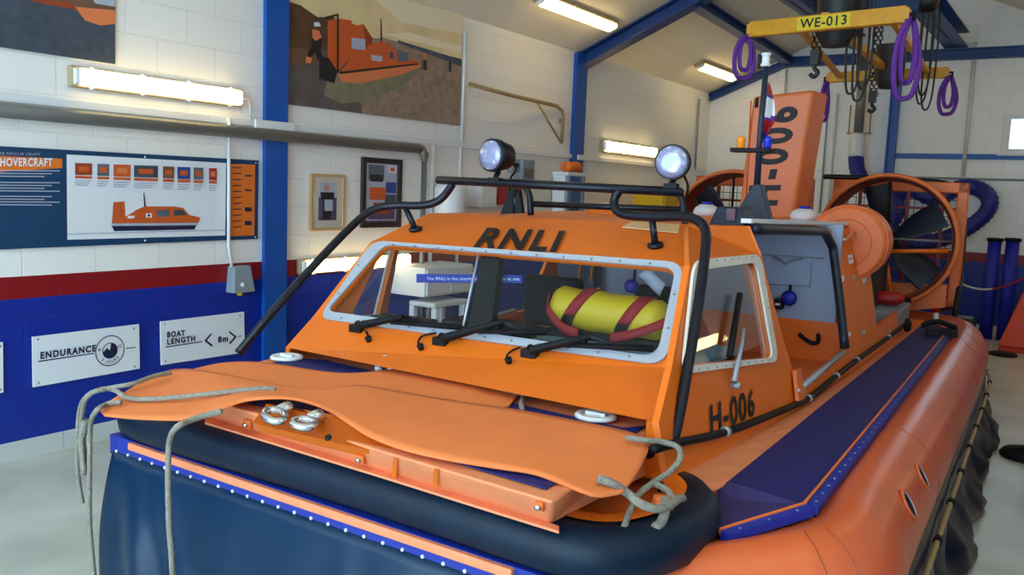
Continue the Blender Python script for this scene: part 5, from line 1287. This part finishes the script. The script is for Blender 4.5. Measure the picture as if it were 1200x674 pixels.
# stern guard rail
pts = [K(x, y, 'v', 6.9+.35*(y < 330)) for x, y in ((965, 207), (1030, 209), (1095, 213), (1116, 219), (1127, 234), (1130, 258), (1127, 310), (1122, 350), (1116, 386))]
mb = MB(); mb.tube(catmull(pts, 6), .026, BLACK, 12); gr = part(mb, 'guard_rail', 'black stern guard rail')
mb = MB(); mb.tube([K(1060, 372, 'v', 7.0), K(1085, 368, 'v', 7.0), K(1116, 362, 'v', 7.1)], .018, BLACK, 8); part(mb, 'cross_rail', None, gr)
mb = MB(); mb.tube([K(1097, 352, 'v', 6.6), K(1097, 366, 'v', 6.6)], .035, REDP, 12).tube([K(1097, 366, 'v', 6.6), K(1097, 378, 'v', 6.6)], .024, WHITEP, 12); part(mb, 'stern_light', 'red and white stern light post')
mb = MB(); c = K(1105, 392, 'z', .86); mb.box(c-Vector((.12, .06, .01)), c+Vector((.1, .12, .04)), BLACKM); mb.tube(catmull([c+Vector((-.15, 0, .05)), c+Vector((-.05, .03, .09)), c+Vector((.08, .1, .05))], 5), .02, BLACKM, 8); part(mb, 'cleat', 'black deck cleat')

# ============================================================ loose things on and in the craft
def onto(o, label, cat, group=None):
    o.location = ORG; o.rotation_euler = (0, 0, YAW); return tag(o, label, cat, group)
fe = empty('fire_extinguisher', ORG, YAW, 'small red fire extinguisher lying in the engine bay', 'extinguisher')
c = K(1040, 357, 'v', 5.75)
o = MB().lathe((c.x-.17, 5.7, 1.045), (1, .1, 0), [(0, .03), (.01, .055), (.25, .055), (.29, .03), (.3, .02)], REDP, 18).build('cylinder', fe)
o = MB().lathe((c.x+.13, 5.73, 1.045), (1, .1, 0), [(0, .02), (.05, .018)], BLACKM, 10).build('valve', fe)
# stretcher bag behind the windscreen
VBG = 1.62
a, b = K(652, 358, 'v', VBG), K(781, 378, 'v', VBG); rB = 25*(a-CC).length/F
bz = 1.152+rB*.92
bag = empty('stretcher_bag', ORG, YAW, 'yellow roll bag with red straps lying behind the windscreen', 'bag')
bag_o = ORG
ax = (b-a); ax.z = 0; Ln = ax.length; ax.normalize(); cen0 = Vector((a.x, VBG, a.z))
rows = []
for i in range(25):
    t = i/24; e = min(1, (t*(1-t)*16)**.35) if 0 < t < 1 else .45
    rows.append([cen0+(b-a)*(-.02+1.04*t)+Vector((0, math.cos(q*2*math.pi/24)*rB*1.05*e, math.sin(q*2*math.pi/24)*rB*.95*e*(1+.03*math.sin(t*20)))) for q in range(25)])
mb = MB(); mb.grid(rows, YELLOW); mb.poly(rows[0][:-1], BLACKM); mb.poly(rows[-1][:-1], BLACKM); mb.build('body', bag)
for t in (.24, .73):
    c = cen0+(b-a)*t; X = (b-a).normalized()*.03; slant = (b-a).normalized()*.06
    def arc(a0, a1, m, nm):
        r1, r2 = [], []
        for q in range(13):
            g = a0+(a1-a0)*q/12; p = c+Vector((0, math.cos(g)*rB*1.09, math.sin(g)*rB*1.0))+slant*math.sin(g); r1.append(p-X); r2.append(p+X)
        mb = MB(); mb.grid([r1, r2], m); mb.build(nm, bag, None, solid=.006)
    arc(.2, 3.35, REDS, 'strap'); arc(3.3, 4.5, BLACKM, 'strap_end')
mb = MB(); ht = catmull([K(x, y, 'v', VBG-.12) for x, y in ((644, 348), (642, 360), (650, 374), (662, 385), (678, 391))], 5); mb.grid([[p+Vector((0, 0, .022)) for p in ht], [p-Vector((0, .01, .022)) for p in ht]], REDS); mb.build('long_strap', bag, None, solid=.006)
mb = MB(); ht = catmull([K(x, y, 'v', VBG-.12) for x, y in ((784, 376), (765, 384), (740, 392), (715, 396))], 5); mb.grid([[p+Vector((0, 0, .022)) for p in ht], [p-Vector((0, .01, .022)) for p in ht]], REDS); mb.build('long_strap', bag, None, solid=.006)
mb = MB(); q = [cen0+Vector((-.05, -.02-rB, -rB)), ]
zd = 1.15; mb.box((a.x-.0, VBG-rB, zd), (b.x+.05, VBG+rB, min(a.z, b.z)-rB*.75), BLACKM); mb.build('base_board', bag)
# paper by the right screen
pp = [K(x, y, 'v', 1.95) for x, y in ((748, 323), (760, 314), (780, 333), (773, 347))]
mb = MB(); n1_ = 8; mb.grid([[pp[0].lerp(pp[3], i/n1_)+Vector((0, .006*math.sin(i*.8), 0)) for i in range(n1_+1)], [pp[0].lerp(pp[1], .5).lerp(pp[3].lerp(pp[2], .5), i/n1_)+Vector((0, -.008, .0)) for i in range(n1_+1)], [pp[1].lerp(pp[2], i/n1_)+Vector((0, .006*math.sin(i*.8+1), 0)) for i in range(n1_+1)]], PAPER)
onto(mb.build('paper_sheet', None, None, solid=.003), 'crumpled white paper sheet hanging behind windscreen above the yellow bag', 'paper')
c = K(741, 336, 'v', 2.0); onto(MB().lathe(c, (0, -1, .2), [(-.03, .02), (-.02, .032), (.03, .034), (.04, .02)], PIPEB, 16).tube([c+Vector((0, .02, 0)), Vector((c.x, 2.03, 1.6))], .008, BLACKM, 6).build('hand_microphone'), 'small blue round handset hanging left of the white paper', 'handset')

# rubber sheets on the foredeck: lofted between a front and a back edge
def sheet(name, label, front, back, nseg=60, nrow=14, lump=0.):
    A_ = resample(catmull([K(x, y, 'z', z) for x, y, z in front], 8), nseg); B_ = resample(catmull([K(x, y, 'z', z) for x, y, z in back], 8), nseg)
    rows = []
    for j in range(nrow):
        t = j/(nrow-1); row = []
        for i in range(nseg):
            p = A_[i].lerp(B_[i], t); s = i/(nseg-1)
            p = p+Vector((0, 0, lump*math.sin(math.pi*t)*(.6+.4*math.sin(s*9+1))*math.sin(math.pi*min(1, s*1.02))))
            row.append(p)
        rows.append(row)
    r = empty(name, ORG, YAW, label, 'rubber sheet')
    mb = MB(); mb.grid(rows, MAT_O); mb.build('sheet', r, None, solid=.009)
    return r
def rope(parent, pts, r_=.0095, name='rope'):
    mb = MB(); p = catmull(pts, 7); mb.tube(p, [r_*(1+.09*(i % 2)) for i in range(len(p))], ROPE, 8); return mb.build(name, parent)
zA = 1.03
matB = sheet('rubber_sheet', 'shorter orange rubber sheet lying farther back, its lobed end near screen',
  [(190, 448, .985), (220, 452, 1.0), (260, 454, 1.01), (340, 456, 1.012), (430, 462, 1.012), (520, 474, 1.014), (580, 480, 1.014), (597, 476, 1.014)],
  [(193, 436, .99), (215, 436, 1.005), (262, 426, 1.012), (312, 426, 1.014), (400, 438, 1.014), (470, 432, 1.02), (525, 422, 1.03), (545, 421, 1.03), (560, 430, 1.03), (572, 440, 1.028), (600, 448, 1.02), (608, 455, 1.016), (605, 466, 1.014)], lump=.004)
matA = sheet('rubber_sheet', 'long orange rubber sheet across the bow, front edge arched over chrome rings',
  [(122, 487, .955), (150, 490, .965), (195, 492, .98), (232, 491, .99), (258, 481, 1.02), (282, 471, 1.045), (312, 467, 1.06), (345, 468, 1.06), (378, 478, 1.05), (405, 494, 1.04), (432, 511, 1.025), (470, 526, 1.02), (520, 538, 1.02), (580, 548, 1.02), (625, 555, 1.02), (655, 566, 1.01), (690, 580, .99), (706, 583, .98)],
  [(118, 482, .96), (128, 472, .97), (150, 458, .985), (188, 438, 1.0), (215, 433, 1.016), (250, 437, 1.026), (300, 447, 1.035), (345, 455, 1.042), (380, 457, 1.05), (420, 452, 1.05), (470, 460, 1.04), (530, 470, 1.035), (600, 480, 1.03), (660, 491, 1.03), (720, 503, 1.03), (752, 512, 1.02), (761, 522, 1.012), (752, 545, 1.0), (740, 565, .988), (728, 578, .983)], lump=.004)
# ropes
def R_(lst): return [K(x, y, 'z', z) if ax_ == 'z' else K(x, y, 'v', z) for x, y, ax_, z in lst]
rope(matB, R_([(200, 437, 'z', 1.03), (180, 441, 'z', 1.03), (155, 450, 'z', 1.02), (128, 455, 'z', 1.0), (105, 462, 'z', .97), (94, 478, 'v', .22), (91, 510, 'v', .2), (91, 545, 'v', .2), (93, 570, 'v', .2), (97, 590, 'v', .2)]))
rope(matA, R_([(323, 456, 'z', 1.062), (300, 456, 'z', 1.06), (260, 460, 'z', 1.045), (215, 465, 'z', 1.02), (170, 468, 'z', 1.0), (148, 466, 'z', .995), (136, 458, 'z', .995), (120, 456, 'z', .98), (102, 466, 'z', .95), (96, 490, 'v', .16), (96, 520, 'v', .16), (99, 553, 'v', .16)]))
rope(matA, R_([(142, 471, 'z', .995), (125, 474, 'z', .98), (112, 483, 'z', .965), (106, 500, 'v', .05), (105, 550, 'v', .05), (105, 610, 'v', .05), (108, 650, 'v', .05), (112, 690, 'v', .05)]))
rope(matA, R_([(260, 482, 'z', 1.025), (240, 487, 'z', 1.01), (222, 493, 'z', 1.0), (207, 501, 'z', .985), (199, 516, 'v', -.03), (197, 550, 'v', -.04), (198, 610, 'v', -.05), (201, 650, 'v', -.05), (203, 690, 'v', -.05)]), .0105)
rope(matA, R_([(101, 492, 'v', .17), (98, 505, 'v', .17), (96, 515, 'v', .17), (97, 530, 'v', .17), (99, 556, 'v', .17)]), .016, 'knot')
rope(matB, R_([(546, 432, 'z', 1.04), (558, 430, 'z', 1.04), (567, 434, 'z', 1.035), (571, 440, 'z', 1.03)]), .009)
rope(matB, R_([(580, 455, 'z', 1.026), (600, 459, 'z', 1.025), (622, 463, 'z', 1.02), (644, 461, 'z', 1.02)]), .011)
rope(matB, R_([(615, 463, 'z', 1.02), (611, 472, 'z', 1.02), (612, 480, 'z', 1.02)]), .009)
rope(matA, R_([(734, 513, 'z', 1.04), (755, 516, 'z', 1.04), (776, 518, 'z', 1.03), (794, 524, 'z', 1.02), (797, 537, 'z', 1.0), (786, 552, 'z', .97), (765, 566, 'z', .95), (748, 580, 'z', .93), (738, 600, 'z', .9), (731, 619, 'z', .88)]))
rope(matA, R_([(701, 561, 'z', 1.02), (718, 567, 'z', 1.005), (735, 578, 'z', .97), (750, 590, 'z', .95), (768, 596, 'z', .935), (785, 592, 'z', .925), (795, 585, 'z', .92), (800, 584, 'z', .91)]), .0125)
rope(matA, R_([(780, 585, 'z', .93), (779, 600, 'z', .91), (775, 612, 'z', .89), (768, 618, 'z', .885)]), .014)
rope(matA, R_([(765, 566, 'z', .95), (782, 575, 'z', .93), (790, 588, 'z', .91)]), .01)
c = K(776, 588, 'z', .9); mb = MB(); mb.lathe((c.x, c.y, .86), (0, 0, 1), [(0, .045), (.05, .03), (.06, .03)], ORANGE_W, 16); part(mb, 'mooring_post', 'small orange bollard at the bow corner')

# ============================================================ light, camera
world = bpy.data.worlds.new('daylight'); scene.world = world; world.use_nodes = True
bg = world.node_tree.nodes['Background']; bg.inputs[0].default_value = (.55, .78, 1., 1); bg.inputs[1].default_value = 7.0
def area(name, p, rot, sx, sy, e, col):
    l = bpy.data.lights.new(name, 'AREA'); l.shape = 'RECTANGLE'; l.size = sx; l.size_y = sy; l.energy = e; l.color = col
    o = bpy.data.objects.new(name, l); o.location = p; o.rotation_euler = rot; COL.objects.link(o); return o
cd = bpy.data.cameras.new('camera'); cam = bpy.data.objects.new('camera', cd); COL.objects.link(cam)
cd.sensor_fit = 'HORIZONTAL'; cd.sensor_width = 36; cd.lens = 36*F/1200; cd.clip_start = .05; cd.clip_end = 100
m3 = Matrix((( RX.x, -RX.y, -RX.z), (RY.x, -RY.y, -RY.z), (RZ.x, -RZ.y, -RZ.z)))
cam.matrix_world = Matrix.Translation(CAM) @ m3.to_4x4()
scene.camera = cam
vs = scene.view_settings; vs.view_transform = 'Standard'; vs.look = 'None'; vs.gamma = 1; vs.use_curve_mapping = False; vs.exposure = -.08
